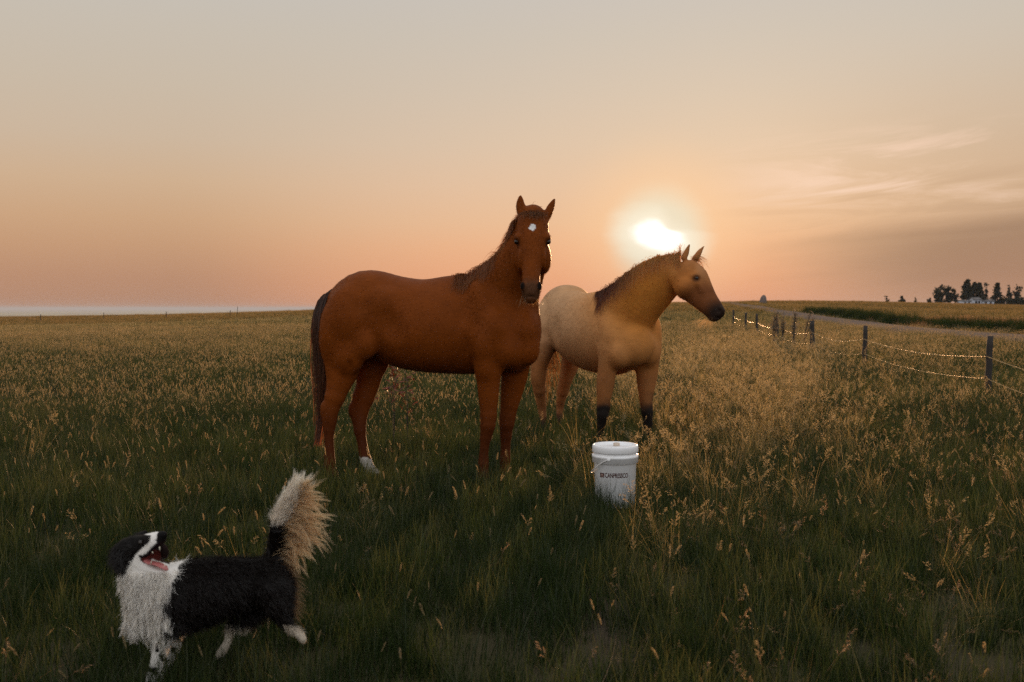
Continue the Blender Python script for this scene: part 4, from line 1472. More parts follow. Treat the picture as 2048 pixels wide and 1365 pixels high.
    # mane falling on the near side of the neck and behind the jaw
    crest = [(915, 556, 7.53), (940, 537, 7.50), (965, 521, 7.48), (988, 507, 7.45), (1008, 490, 7.42), (1022, 465, 7.38), (1032, 442, 7.34), (1044, 428, 7.31)]
    cp = np.array([P(*q) for q in crest])
    tt = rs.uniform(0, 1, 1500) ** 1.35
    s = tt * (len(cp) - 1); i = np.minimum(s.astype(int), len(cp) - 2); f = (s - i)[:, None]
    roots = cp[i] * (1 - f) + cp[i + 1] * f + rs.normal(0, .010, (1500, 3)) + np.array([.012, .01, -0.035])
    d = np.stack([rs.normal(-0.10, .22, 1500), rs.normal(-0.95, .15, 1500), rs.normal(0.12, .15, 1500)], -1)
    ln = np.where(tt < .5, rs.uniform(.14, .28, 1500), rs.uniform(.06, .14, 1500))
    c0 = rgba((.16, .042, .008), 1500, rs); c1 = rgba((.30, .10, .020), 1500, rs)
    m1 = ribbons(roots, d, ln, .0036, 8, grav=4.2, curl=.4, collide=B.keep_out(.010), col_root=c0, col_tip=c1, rs=rs)
    n = 300   # long lock beside the cheek, glowing at the edge
    roots = lerp(P(1037, 436, 7.36), P(1031, 470, 7.40), rs.uniform(0, 1, n)) + rs.normal(0, .010, (n, 3))
    d = np.stack([rs.normal(-.22, .10, n), rs.normal(.05, .12, n), rs.normal(-.7, .15, n)], -1)
    m2 = ribbons(roots, d, rs.uniform(.16, .44, n), .0028, 8, grav=2.2, curl=.25, collide=B.keep_out(.006), col_root=rgba((.24, .075, .015), n, rs), col_tip=rgba((.48, .20, .05), n, rs), rs=rs)
    hair_obj('mane', mh, root, [m1, m2])
    n = 300
    roots = P(1067, 431, 7.25) + rs.normal(0, 1, (n, 3)) * np.array([.032, .02, .010])
    d = np.stack([rs.normal(0, .35, n), rs.normal(-1, .2, n), rs.normal(.15, .2, n)], -1)
    hair_obj('forelock', mh, root, [ribbons(roots, d, rs.uniform(.04, .11, n), .0034, 6, collide=B.keep_out(.005), grav=3.2, curl=.5, col_root=rgba((.13, .04, .011), n, rs), col_tip=rgba((.26, .10, .028), n, rs), rs=rs)])
    # tail
    n = 1700
    tl = [(668, 580, 7.64), (656, 596, 7.64), (651, 640, 7.64), (652, 700, 7.66), (650, 770, 7.65), (645, 830, 7.63), (636, 890, 7.60)]
    tp = np.array([P(*q) for q in tl])
    u0 = rs.uniform(0, .22, n); u1 = np.clip(u0 + rs.uniform(.35, .85, n), 0, 1)
    off = rs.normal(0, 1, (n, 3)) * np.array([.024, .04, .006])
    segs = 9
    Vh = np.zeros((n, segs + 1, 2, 3)); Ch = np.zeros((n, segs + 1, 2, 4))
    ca = rgba((.055, .020, .009), n, rs, .3); cb = rgba((.13, .042, .013), n, rs, .3)
    for k in range(segs + 1):
        q = u0 + (u1 - u0) * k / segs
        s = q * (len(tp) - 1); i = np.minimum(s.astype(int), len(tp) - 2); f = (s - i)[:, None]
        c_ = tp[i] * (1 - f) + tp[i + 1] * f + off * (0.25 + 0.9 * np.sin(np.clip(q * 1.15, 0, 1) * pi) + .45 * q)[:, None] + .004 * rs.normal(size=(n, 3))
        wd = .0050 * (1 - .8 * k / segs)
        Vh[:, k, 0] = c_ - np.array([wd, 0, 0]); Vh[:, k, 1] = c_ + np.array([wd, .3 * wd, 0])
        Ch[:, k] = (ca * (1 - k / segs) + cb * k / segs)[:, None]
    base_ = np.arange(n)[:, None] * (segs + 1) * 2 + np.arange(segs)[None] * 2
    Qh = np.stack([base_, base_ + 1, base_ + 3, base_ + 2], -1).reshape(-1, 4)
    hair_obj('tail', mh, root, [(Vh.reshape(-1, 3), Qh, Ch.reshape(-1, 4))])
    # chin whiskers
    n = 120
    roots = P(1064, 598, 7.05) + rs.normal(0, 1, (n, 3)) * np.array([.042, .02, .012])
    d = np.stack([(roots[:, 0] - P(1060, 600, 7.05)[0]) * 9 + rs.normal(0, .15, n), rs.normal(-.2, .3, n), -np.ones(n)], -1)
    hair_obj('whiskers', M_WHISKER, root, [ribbons(roots, d, rs.uniform(.02, .055, n), .0014, 3, grav=.3, curl=.4, rs=rs)])


# ------------------------------------------------------------------ buckskin horse
def buckskin():
    rs = np.random.default_rng(47)
    B = Body((-0.10, 8.2, -0.06), (2.10, 11.05, 1.98), 0.0105)
    A = (0.5, -.86, 0)
    up = (0, 0, 1)
    B.chain([(P(x, y, d), a, b) for x, y, d, a, b in [
        (1118, 640, 10.62, .24, .25), (1130, 634, 10.40, .285, .315), (1148, 648, 10.15, .295, .335), (1178, 662, 9.85, .325, .375), (1210, 668, 9.60, .315, .385), (1238, 675, 9.40, .275, .36), (1256, 682, 9.26, .235, .29)]], up, 0.05, cap=0.6)
    B.ell(P(1138, 612, 10.38), (.24, .24, .20), 0.08)
    B.ell(P(1200, 620, 9.62), (.10, .24, .14), 0.12)
    # breast and shoulders
    B.ell(P(1262, 690, 9.16), (.22, .16, .20), 0.07)
    B.ell(P(1222, 672, 9.22), (.13, .16, .25), 0.07)
    B.ell(P(1300, 672, 9.36), (.11, .16, .23), 0.07)
    B.ell(P(1238, 712, 9.10), (.10, .12, .12), 0.05)
    B.ell(P(1296, 706, 9.26), (.10, .12, .13), 0.05)
    # quarters
    B.ell(P(1086, 660, 10.30), (.14, .22, .26), 0.07)
    B.ell(P(1150, 660, 10.62), (.14, .22, .26), 0.07)
    S = (.35, -.94, 0)
    Xx = (1, 0, 0)
    # near fore
    leg(B, [(1222, 705, 9.18, .11, .115), (1214, 742, 9.16, .09, .086), (1211, 768, 9.15, .078, .083), (1208, 795, 9.15, .064, .066), (1207, 815, 9.15, .056, .056)], Xx)
    leg(B, [(1207, 815, 9.15, .053, .055), (1205, 834, 9.14, .055, .052), (1202, 852, 9.15, .040, .036)], Xx, 0.03)
    leg(B, [(1202, 852, 9.15, .035, .030), (1200, 872, 9.15, .033, .028), (1198, 888, 9.14, .042, .036), (1196, 896, 9.12, .04, .034)], Xx, 0.02)
    leg(B, [(1195, 898, 9.10, .05, .048), (1195, 903, 9.09, .06, .058)], Xx, 0.012)
    # off fore
    leg(B, [(1294, 700, 9.34, .11, .125), (1294, 742, 9.33, .09, .105), (1293, 768, 9.32, .078, .088), (1292, 795, 9.31, .064, .064), (1293, 812, 9.31, .055, .052)], Xx)
    leg(B, [(1293, 812, 9.31, .053, .050), (1295, 828, 9.30, .055, .050), (1296, 848, 9.31, .042, .042)], Xx, 0.03)
    leg(B, [(1296, 848, 9.31, .036, .040), (1297, 868, 9.31, .034, .038), (1297, 884, 9.30, .042, .042), (1297, 890, 9.28, .04, .036)], Xx, 0.02)
    leg(B, [(1297, 892, 9.26, .05, .048), (1297, 896, 9.24, .06, .058)], Xx, 0.012)
    B.ell(P(1190, 668, 9.10), (.03, .07, .20), 0.06, sub=True)
    B.ell(P(1262, 706, 8.90), (.03, .07, .12), 0.05, sub=True)
    B.ell(P(1105, 660, 9.80), (.05, .10, .16), 0.08, sub=True)
    # hinds
    leg(B, [(1086, 690, 10.22, .17, .14), (1079, 728, 10.20, .13, .092), (1077, 755, 10.18, .10, .078), (1079, 778, 10.22, .085, .062)], Xx)
    leg(B, [(1079, 778, 10.22, .08, .060), (1082, 800, 10.28, .068, .055), (1084, 818, 10.30, .052, .045), (1086, 834, 10.28, .042, .034)], Xx, 0.03)
    leg(B, [(1086, 834, 10.28, .036, .028), (1087, 850, 10.24, .034, .027), (1088, 862, 10.20, .042, .034), (1089, 870, 10.16, .05, .048), (1090, 873, 10.14, .06, .056)], Xx, 0.02)
    leg(B, [(1150, 690, 10.58, .17, .13), (1139, 735, 10.56, .13, .090), (1132, 758, 10.56, .10, .072), (1126, 780, 10.60, .085, .060)], Xx)
    leg(B, [(1126, 780, 10.60, .08, .058), (1122, 800, 10.64, .065, .050), (1120, 815, 10.65, .05, .042), (1119, 830, 10.62, .04, .032)], Xx, 0.03)
    leg(B, [(1119, 830, 10.62, .036, .029), (1119, 843, 10.58, .034, .028), (1119, 853, 10.55, .042, .036), (1119, 861, 10.5, .055, .052)], Xx, 0.02)
    for x_, y_, d_, r_ in ((1206, 830, 9.135, .053), (1294, 824, 9.295, .053), (1199, 883, 9.135, .038), (1297, 880, 9.295, .040)):
        B.ell(P(x_, y_, d_), (r_ * 1.05, r_, r_ * 1.15), 0.012)
    # neck
    nu = (-.75, 0, .66)
    B.chain([(P(x, y, d), a, b) for x, y, d, a, b in [
        (1252, 634, 9.25, .175, .27), (1276, 602, 9.12, .14, .245), (1302, 577, 9.02, .12, .225), (1330, 556, 8.93, .105, .188), (1350, 546, 8.86, .095, .155)]], nu, 0.05)
    # head in profile
    hu = (.80, 0, .60)
    B.chain([(P(x, y, d), a, b) for x, y, d, a, b in [
        (1368, 545, 8.80, .085, .145), (1381, 562, 8.78, .098, .162), (1397, 584, 8.75, .082, .135), (1413, 603, 8.72, .064, .105), (1427, 619, 8.70, .058, .088), (1434, 628, 8.69, .055, .078)]], hu, 0.03)
    B.ell(P(1370, 575, 8.74), (.085, .09, .10), 0.035)
    B.ell(P(1390, 552, 8.70), (.045, .03, .03), 0.03)
    B.ell(P(1407, 548, 8.86), (.02, .03, .028), 0.02)
    B.ell(P(1427, 637, 8.69), (.045, .045, .028), 0.02)
    B.ell(P(1443, 622, 8.655), (.022, .03, .036), 0.02)
    B.ell(P(1440, 621, 8.625), (.014, .03, .024), 0.012, sub=True)
    B.chain([(P(1452, 638, 8.64), .003, .03), (P(1428, 634, 8.63), .003, .03)], (0, -1, 0), 0.008, sub=True)
    B.chain([(P(1394, 566, 8.672), .012, .014), (P(1404, 582, 8.672), .010, .012)], hu, 0.035)
    B.ell(P(1388, 543, 8.66), (.03, .02, .022), 0.03, sub=True)
    B.chain([(P(1352, 566, 8.64), .02, .02), (P(1358, 590, 8.64), .02, .02), (P(1374, 606, 8.64), .016, .016)], (0, -1, 0), 0.03, sub=True)
    # ears
    for pts, d in (([(1368, 516, .026, .030), (1372, 507, .025, .026), (1376, 497, .017, .017), (1379, 488, .006, .006)], 8.80),
                   ([(1391, 518, .028, .034), (1397, 508, .026, .026), (1403, 499, .015, .015), (1409, 492, .006, .006)], 8.90)):
        B.chain([(P(x, y, d), a, b) for x, y, a, b in pts], (.7, -.7, 0), 0.02)
    V, Q = B.skin(2)
    c = np.tile(np.array([0.47, 0.27, 0.135]), (len(V), 1))
    z = V[:, 2]
    n3 = noise_np(V, 6, 12)
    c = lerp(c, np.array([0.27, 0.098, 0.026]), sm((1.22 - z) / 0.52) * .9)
    c = lerp(c, np.array([0.40, 0.20, 0.085]), sm(0.5 * n3) * .55)
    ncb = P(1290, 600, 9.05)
    stre = noise_np(V @ np.array([[.6, 0, .5], [0, .6, 0], [-.3, 0, 1.2]]), 16, 15)
    c = lerp(c, np.array([0.34, 0.15, 0.06]), sm(.5 * stre) * .35)
    c = lerp(c, np.array([0.58, 0.22, 0.034]), sm((1.6 - np.linalg.norm((V - ncb) / np.array([.52, 5, .52]), axis=1)) / 1.4) * .95)  # orange flare glow painted into the coat colour of the neck
    lo = np.where(V[:, 1] > 9.85, 0.34, 0.52) + 0.05 * noise_np(V, 14, 9)
    c = lerp(c, np.array([0.016, 0.012, 0.010]), sm((lo - z) / np.where(V[:, 1] > 9.85, .26, .15)))
    mz = P(1438, 628, 8.69)
    dm = np.linalg.norm((V - mz) / np.array([.125, .3, .105]), axis=1)
    fc = P(1394, 584, 8.7)
    hw = sm((V[:, 0] - P(1345, 560, 8.8)[0]) / .10) * sm((V[:, 2] - P(1380, 665, 8.8)[2]) / .05) * (V[:, 1] < 9.3)
    c = lerp(c, np.array([0.34, 0.125, 0.036]), hw * .85)
    c = lerp(c, np.array([0.40, 0.20, 0.09]), sm(1.4 - np.linalg.norm((V - P(1402, 545, 8.7)) / np.array([.05, .3, .10]), axis=1)) * .5)
    c = lerp(c, np.array([0.40, 0.14, 0.03]), sm(1.5 - np.linalg.norm((V - P(1372, 570, 8.7)) / np.array([.14, .3, .14]), axis=1)) * .85)
    c = lerp(c, np.array([0.17, 0.055, 0.018]), sm(1.7 - np.linalg.norm((V - P(1408, 606, 8.7)) / np.array([.20, .3, .15]), axis=1)) * .9)
    c = lerp(c, np.array([0.024, 0.014, 0.010]), sm((1.6 - dm) / 1.1) * (V[:, 0] > P(1390, 600, 8.7)[0]))
    ey = P(1392, 557, 8.68)
    c = lerp(c, np.array([0.04, 0.018, 0.01]), sm(1.5 - np.linalg.norm((V - ey) / .034, axis=1)) * .85)
    root = tag(empty('horse', (0.95, 9.7, float(height(.95, 9.7)))), 'pale buckskin horse with dark legs standing behind, head in profile looking right', 'horse')
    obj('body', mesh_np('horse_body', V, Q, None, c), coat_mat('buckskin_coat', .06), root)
    N = vnormals(V, Q)
    body_flow = lambda p, n: np.stack([-.4 + 0 * p[:, 0], .5 + 0 * p[:, 0], np.where(p[:, 2] < .8, -1.0, -.45)], -1)
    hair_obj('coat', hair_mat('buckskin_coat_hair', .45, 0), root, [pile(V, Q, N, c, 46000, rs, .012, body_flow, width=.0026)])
    obj('eye', sphere_me('eye', P(1393, 557, 8.685), .019), M_EYE, root)
    obj('eye', sphere_me('eye', P(1407, 549, 8.865), .017), M_EYE, root)
    mh = hair_mat('buckskin_hair', 0.55, 0.018)
    crest = [(1196, 588, 9.50), (1222, 573, 9.36), (1250, 552, 9.22), (1278, 531, 9.10), (1308, 517, 8.98), (1335, 512, 8.90), (1358, 507, 8.84)]
    cp = np.array([P(*q) for q in crest])
    n = 3400
    tt = rs.uniform(0, 1, n) ** 1.5
    s = tt * (len(cp) - 1); i = np.minimum(s.astype(int), len(cp) - 2); f = (s - i)[:, None]
    roots = cp[i] * (1 - f) + cp[i + 1] * f + rs.normal(0, .012, (n, 3)) + np.array([.01, 0, -.012])
    d = np.stack([rs.normal(.06, .22, n), rs.normal(-.8, .15, n), rs.normal(.3, .2, n)], -1)
    ln = rs.uniform(.5, 1.1, n) * np.interp(tt, [0, .12, .4, .55, 1], [.18, .40, .44, .30, .20])
    dark = sm((0.55 - tt) / 0.3)
    c0 = lerp(rgba((.42, .17, .035), n, rs), rgba((.10, .028, .007), n, rs), dark); c1 = lerp(rgba((.55, .26, .06), n, rs), rgba((.17, .045, .010), n, rs), dark)
    m1 = ribbons(roots, d, ln, .0042, 10, grav=4.6, curl=.3, collide=B.keep_out(.014), col_root=c0, col_tip=c1, rs=rs)
    n = 260   # short hairs standing along the crest
    tt = rs.uniform(.15, 1, n); s = tt * (len(cp) - 1); i = np.minimum(s.astype(int), len(cp) - 2); f = (s - i)[:, None]
    roots = cp[i] * (1 - f) + cp[i + 1] * f
    m2 = ribbons(roots, np.stack([rs.normal(-.5, .4, n), rs.normal(0, .3, n), np.ones(n)], -1), rs.uniform(.012, .032, n), .0034, 3, grav=1.2, curl=.8,
                 col_root=rgba((.36, .16, .04), n, rs), col_tip=rgba((.5, .25, .07), n, rs), rs=rs)
    n = 24   # curl lifted at the poll
    roots = P(1360, 507, 8.84) + rs.normal(0, .006, (n, 3))
    m3 = ribbons(roots, np.stack([rs.normal(.0, .1, n), rs.normal(0, .1, n), np.ones(n)], -1) , rs.uniform(.10, .15, n), .003, 7, grav=2.4, curl=.3,
                 col_root=rgba((.36, .16, .04), n, rs), col_tip=rgba((.5, .25, .07), n, rs), rs=rs)
    hair_obj('mane', mh, root, [m1, m2, m3])
    n = 90
    roots = P(1388, 518, 8.82) + rs.normal(0, 1, (n, 3)) * np.array([.02, .03, .012])
    hair_obj('forelock', mh, root, [ribbons(roots, np.stack([rs.normal(.8, .2, n), rs.normal(-.1, .25, n), rs.normal(.1, .25, n)], -1), rs.uniform(.08, .20, n), .0035, 5, grav=2.2, curl=.5,
             col_root=rgba((.30, .13, .035), n, rs), col_tip=rgba((.5, .26, .08), n, rs), rs=rs)])
    n = 110
    roots = P(1416, 640, 8.69) + rs.normal(0, 1, (n, 3)) * np.array([.04, .03, .012])
    hair_obj('whiskers', M_WHISKER, root, [ribbons(roots, np.stack([rs.normal(-.7, .35, n), rs.normal(-.1, .3, n), rs.normal(-.8, .25, n)], -1), rs.uniform(.04, .13, n), .0014, 4, grav=.5, curl=.5, rs=rs)])
    n = 240
    roots = P(1092, 640, 10.75) + rs.normal(0, 1, (n, 3)) * np.array([.03, .03, .05])
    hair_obj('tail', mh, root, [ribbons(roots, np.stack([rs.normal(.12, .10, n), rs.normal(.3, .1, n), rs.normal(-.6, .1, n)], -1), rs.uniform(.5, .95, n), .006, 8, grav=1.6, curl=.35,
             col_root=rgba((.05, .02, .01), n, rs), col_tip=rgba((.22, .09, .025), n, rs), rs=rs)])


chestnut()
buckskin()

# ------------------------------------------------------------------ dog
def dog():
    rs = np.random.default_rng(77)
    D0 = 3.42
    B = Body((-1.46, 3.02, -0.04), (-0.60, 3.76, 0.80), 0.0044)
    up = (0, 0, 1)
    p = lambda x, y, d=D0: P(x, y, d)
    X0 = (1, 0, 0)
    # trunk
    B.chain([(p(352, 1192), .085, .115), (p(395, 1184), .086, .114), (p(450, 1172), .083, .096), (p(505, 1164), .072, .080), (p(538, 1160), .072, .078)], up, 0.03, cap=0.8)
    B.ell(p(546, 1168, D0 - .03), (.050, .05, .080), 0.03)
    B.ell(p(340, 1195, D0 - .05), (.06, .05, .10), 0.04)
    # neck with its thick ruff
    B.chain([(p(335, 1215), .075, .10), (p(305, 1185, D0 - .01), .075, .082), (p(290, 1150, D0 - .02), .07, .073), (p(280, 1118, D0 - .03), .058, .062)], (-1, 0, .4), 0.03)
    B.ell(p(285, 1235, D0 - .01), (.05, .06, .055), 0.035)
    # skull, muzzle, jaw
    B.ell(p(266, 1102, D0 - .04), (.050, .050, .048), 0.02)
    B.chain([(p(280, 1094, D0 - .05), .038, .040), (p(296, 1089, D0 - .065), .030, .036), (p(311, 1082, D0 - .08), .026, .030), (p(321, 1076, D0 - .085), .020, .022)], (-.5, 0, 1), 0.02)
    B.chain([(p(286, 1110, D0 - .078), .010, .016), (p(300, 1102, D0 - .092), .009, .015), (p(314, 1090, D0 - .098), .008, .013)], (0, 0, 1), 0.014)
    B.ell(p(326, 1070, D0 - .09), (.015, .015, .013), 0.006)
    B.chain([(p(280, 1120, D0 - .05), .034, .026), (p(296, 1134, D0 - .06), .025, .016), (p(314, 1142, D0 - .075), .020, .011), (p(328, 1144, D0 - .08), .015, .009)], (.3, 0, 1), 0.018)
    B.chain([(p(294, 1112, D0 - .030), .018, .012), (p(312, 1106, D0 - .035), .018, .022), (p(328, 1103, D0 - .045), .016, .028)], (-.2, 0, 1), 0.012)   # far cheek
    # open mouth
    B.chain([(p(290, 1119, D0 - .085), .028, .005), (p(303, 1117, D0 - .095), .030, .014), (p(318, 1112, D0 - .105), .032, .023), (p(332, 1106, D0 - .11), .034, .029)], (-.2, 0, 1), 0.005, sub=True)
    B.ell(p(282, 1086, D0 - .092), (.010, .008, .009), 0.008, sub=True)   # eye socket
    # ear folded back
    B.chain([(p(252, 1088, D0 - .06), .016, .026), (p(240, 1102, D0 - .075), .014, .030), (p(236, 1122, D0 - .08), .010, .022), (p(238, 1136, D0 - .08), .006, .010)], (1, 0, .3), 0.012)
    B.chain([(p(280, 1073, D0 + .02), .012, .016), (p(290, 1066, D0 + .04), .009, .012)], (1, 0, 0), 0.012)
    X = (1, 0, 0)
    # fore legs
    leg(B, [(335, 1245, D0 - .06, .04, .05), (325, 1280, D0 - .065, .030, .034), (318, 1312, D0 - .07, .024, .025), (310, 1345, D0 - .07, .023, .025), (303, 1372, D0 - .075, .022, .024), (297, 1392, D0 - .085, .026, .032)], X, 0.02)
    leg(B, [(350, 1245, D0 + .06, .04, .05), (346, 1282, D0 + .06, .030, .034), (336, 1312, D0 + .06, .025, .027), (326, 1336, D0 + .06, .022, .024), (318, 1356, D0 + .06, .022, .023), (310, 1372, D0 + .05, .026, .030)], X, 0.02)
    # hind legs: one kicked back, one swinging forward
    leg(B, [(545, 1172, D0 - .055, .045, .066), (551, 1203, D0 - .06, .038, .048), (560, 1228, D0 - .06, .026, .032), (570, 1246, D0 - .06, .016, .018), (585, 1259, D0 - .06, .0135, .014), (599, 1269, D0 - .06, .017, .015), (606, 1279, D0 - .06, .014, .013)], (1, 0, .6), 0.02)
    leg(B, [(535, 1180, D0 + .055, .045, .065), (500, 1218, D0 + .055, .036, .048), (470, 1242, D0 + .05, .024, .030), (459, 1262, D0 + .05, .015, .017), (456, 1282, D0 + .05, .013, .014), (446, 1300, D0 + .05, .016, .015), (437, 1310, D0 + .05, .014, .013)], (1, 0, .3), 0.02)
    # tail stem
    TL = [(545, 1130), (549, 1105), (553, 1070), (561, 1040), (575, 1010), (592, 986)]
    B.chain([(p(x, y), r, r) for (x, y), r in zip(TL, [.028, .028, .026, .024, .020, .012])], X, 0.02)
    V, Q = B.skin(2)
    N = vnormals(V, Q)
    black = np.array([.005, .004, .0035]); white = np.array([.82, .78, .72])

    def colour(V):
        x = V[:, 0]; z = V[:, 2]
        d = V[:, 1]
        # pixel-free landmarks in metres
        ch = p(352, 1190); hd = p(266, 1100)
        c = np.tile(black, (len(V), 1))
        n1 = noise_np(V, 22, 3); n2 = noise_np(V, 75, 8)
        # white bib: neck, throat, breast
        yy = 617 + (CAM_H - z) / V[:, 1] * F
        edge = p(0, 0)[0] + (np.interp(yy, [1100, 1160, 1215, 1275], [350, 346, 331, 338]) - 0) / F * D0 + .008 * n1 + .006 * noise_np(V, 50, 5)
        wb = (x < edge) & (z < p(0, 1102)[2] + 0 * x)
        c[wb] = white
        # fore legs white with ticking
        fl = (x < p(372, 1300)[0]) & (z < p(0, 1268)[2] + .012 * n1)
        c[fl] = white * .95
        c[fl & (n2 > .30)] = black * 2.2
        # hind feet, belly tuft
        hf = ((x > p(574, 1300)[0]) & (z < p(0, 1238)[2] + .008 * n1)) | ((x > p(395, 1300)[0]) & (x < p(500, 0)[0]) & (z < p(0, 1258)[2] + .008 * n1))
        c[hf] = np.array([.52, .45, .36])
        # head: dark side patch over ear and eye, white blaze and cheek with ticking
        px_, pz_ = x, z
        head = (z > p(0, 1150)[2]) & (x < p(350, 0)[0])
        X = 1024 + V[:, 0] / V[:, 1] * F + 1.6 * n2; Z = 617 + (CAM_H - V[:, 2]) / V[:, 1] * F + 1.6 * n1
        c[head] = white
        near = V[:, 1] < D0 + .02
        patch = head & (inside([(195, 1120), (200, 1090), (228, 1076), (258, 1072), (284, 1071), (298, 1075), (294, 1086), (279, 1101), (265, 1112), (258, 1130), (246, 1146), (200, 1150)], X, Z) | (~near & (X < 300) & (Z < 1100)))
        c[patch] = black
        tick = head & ~patch & (n2 > .55) & (Z < 1122) & (X > 262) & (X < 312)
        c[tick] = black * 2
        nose = head & inside([(306, 1084), (310, 1069), (320, 1060), (338, 1064), (338, 1083), (327, 1086), (314, 1090)], X, Z)
        c[nose] = np.array([.007, .006, .006])
        # mouth lining and dark lips
        mo = np.array([p(290, 1119, D0 - .085), p(304, 1115, D0 - .09), p(319, 1110, D0 - .095), p(330, 1104, D0 - .10)]); mr = [.011, .019, .028, .033]
        dm = np.full(len(V), 9.0)
        for i in range(3):
            for f in np.linspace(0, 1, 6):
                q = mo[i] * (1 - f) + mo[i + 1] * f; r = mr[i] * (1 - f) + mr[i + 1] * f
                dm = np.minimum(dm, np.linalg.norm((V - q) * np.array([1, .65, 1]), axis=1) / r)
        c[head & (dm < 1.28)] = np.array([.010, .007, .007])
        c[head & (dm < 1.02)] = np.array([.11, .022, .018])
        up_in = head & (dm < 1.02) & (z > p(0, 1104)[2])
        c[up_in] = np.array([.012, .006, .006])
        gum = head & inside([(290, 1117), (318, 1088), (332, 1084), (336, 1112), (334, 1133), (302, 1124)], X - 1.6 * n2, Z - 1.6 * n1) & (V[:, 1] > D0 - .125)
        c[gum] = np.where((Z < 1104)[gum][:, None], np.array([.014, .006, .006]), np.where((X < 316)[gum][:, None], np.array([.09, .018, .014]), np.array([.012, .006, .005])))
        # tail: black below, cream tip
        tl = (x > p(533, 0)[0]) & (z > p(0, 1110)[2])
        tip = tl & (z > p(0, 1046)[2] + .012 * n1)
        c[tip] = np.array([.80, .72, .62])
        return c
    c = colour(V)
    root = tag(empty('dog', p(420, 1385) * np.array([1, 1, 0]) + np.array([0, 0, float(height(-1, D0))])), 'black and white shaggy dog trotting with open mouth, head thrown back and bushy tail raised', 'dog')
    obj('body', mesh_np('dog_body', V, Q, None, c), coat_mat('dog_coat', .05), root)
    obj('eye', sphere_me('eye', p(281.5, 1086, D0 - .090), .0085), M_EYE, root)
    # tongue and teeth
    tb = Body((p(270, 0)[0], 3.22, p(0, 1150)[2]), (p(345, 0)[0], 3.45, p(0, 1090)[2]), 0.0022)
    tb.chain([(p(288, 1119, D0 - .065), .016, .007), (p(302, 1126, D0 - .075), .019, .007), (p(316, 1129, D0 - .088), .019, .006), (p(328, 1135, D0 - .098), .017, .005), (p(334, 1140, D0 - .10), .011, .004)], (.3, 0, 1), 0.004)
    tv, tq = tb.skin(2)
    obj('tongue', mesh_np('tongue', tv, tq), material('tongue', lambda t: princ(t, (0.42, 0.13, 0.12, 1), 0.28, Subsurface_Weight=0.2, Subsurface_Radius=(.01, .004, .003))), root)
    mt = material('tooth', lambda t: princ(t, (0.7, 0.64, 0.5, 1), 0.3))
    for x0, y0, x1, y1, r in ((319, 1094, 320, 1102, .0028), (305, 1104, 306, 1108, .0024), (328, 1138, 329, 1130, .0026), (302, 1128, 303, 1122, .0024)):
        mb = MB()
        mb.tube(np.array([p(x0, y0, D0 - .102), p(x1, y1, D0 - .104)]), [r, .0006], 6)
        obj('tooth', mb.mesh('tooth'), mt, root)
    # fur
    def wt(q):
        XX = 1024 + q[:, 0] / q[:, 1] * F; ZZ = 617 + (CAM_H - q[:, 2]) / q[:, 1] * F
        hm = inside([(282, 1116), (300, 1098), (318, 1084), (306, 1084), (312, 1066), (340, 1058), (346, 1120), (340, 1142), (300, 1136), (282, 1126)], XX, ZZ) & (q[:, 1] < D0 + .02)
        w_ = np.where(hm, 0.0, 1.0)
        w_[q[:, 2] < p(0, 1290)[2]] *= .6
        return w_
    n = 52000
    pts, f = sample_skin(V, Q, n, rs, wt)
    nn = N[Q[f]].mean(1)
    cc = c[Q[f]][:, 0]
    x = pts[:, 0]; z = pts[:, 2]
    # which way the coat lies
    flow = np.tile(np.array([.75, 0, -.55]), (n, 1))
    ruff = (x < p(350, 0)[0]) & (z > p(0, 1275)[2]) & (z < p(0, 1110)[2])
    flow[ruff] = np.array([.12, -.05, -1.0])
    head = (x < p(345, 0)[0]) & (z > p(0, 1128)[2])
    flow[head] = np.array([-.8, 0, -.45])
    low = z < p(0, 1250)[2]
    flow[low] = np.array([.25, 0, -1])
    ln = np.full(n, .026)
    ln[ruff] = .040; ln[head] = .016; ln[head & (x > p(272, 0)[0]) & (x < p(334, 0)[0])] = .0065; ln[low] = .008
    belly = (z < p(0, 1235)[2]) & (z > p(0, 1262)[2]) & (x > p(350, 0)[0]) & (x < p(520, 0)[0]); ln[belly] = .034
    thigh = (x > p(535, 0)[0]) & (z < p(0, 1125)[2]) & (z > p(0, 1240)[2]); ln[thigh] = .030
    flow[thigh] = np.array([.8, 0, -.5])
    tailm = (x > p(533, 0)[0]) & (z > p(0, 1108)[2]); ln[tailm] = .04; flow[tailm] = np.array([.35, 0, .9])
    ear = (x < p(256, 0)[0]) & (z > p(0, 1140)[2]); ln[ear] = .03; flow[ear] = np.array([-.3, 0, -1])
    back = (z > p(0, 1140)[2]) & (x > p(345, 0)[0]) & (x < p(540, 0)[0]); ln[back] = .036
    d = nn * np.where(back, .7, .42)[:, None] + flow * .9 + rs.normal(0, .20, (n, 3))
    ln = ln * rs.uniform(.6, 1.25, n)
    cr = np.concatenate([cc * (1 + rs.normal(0, .15, (n, 1))), np.ones((n, 1))], 1)
    isb = cc.max(1) < .05
    ct = cr.copy(); ct[isb, :3] = cr[isb, :3] * 1.3 + np.array([.010, .004, .0015]); ct[~isb, :3] *= 1.04
    s1 = ribbons(pts - nn * .002, d, ln, .0019, 3, grav=.25, curl=.5, side=np.cross(d, nn), col_root=np.clip(cr, .002, 1), col_tip=np.clip(ct, .002, 1), rs=rs)
    hair_obj('coat', hair_mat('dog_fur', .42, .02), root, [s1])
    # long feathering of the tail and breeches, blown to the right
    sets = []
    tp = np.array([p(*q) for q in TL])

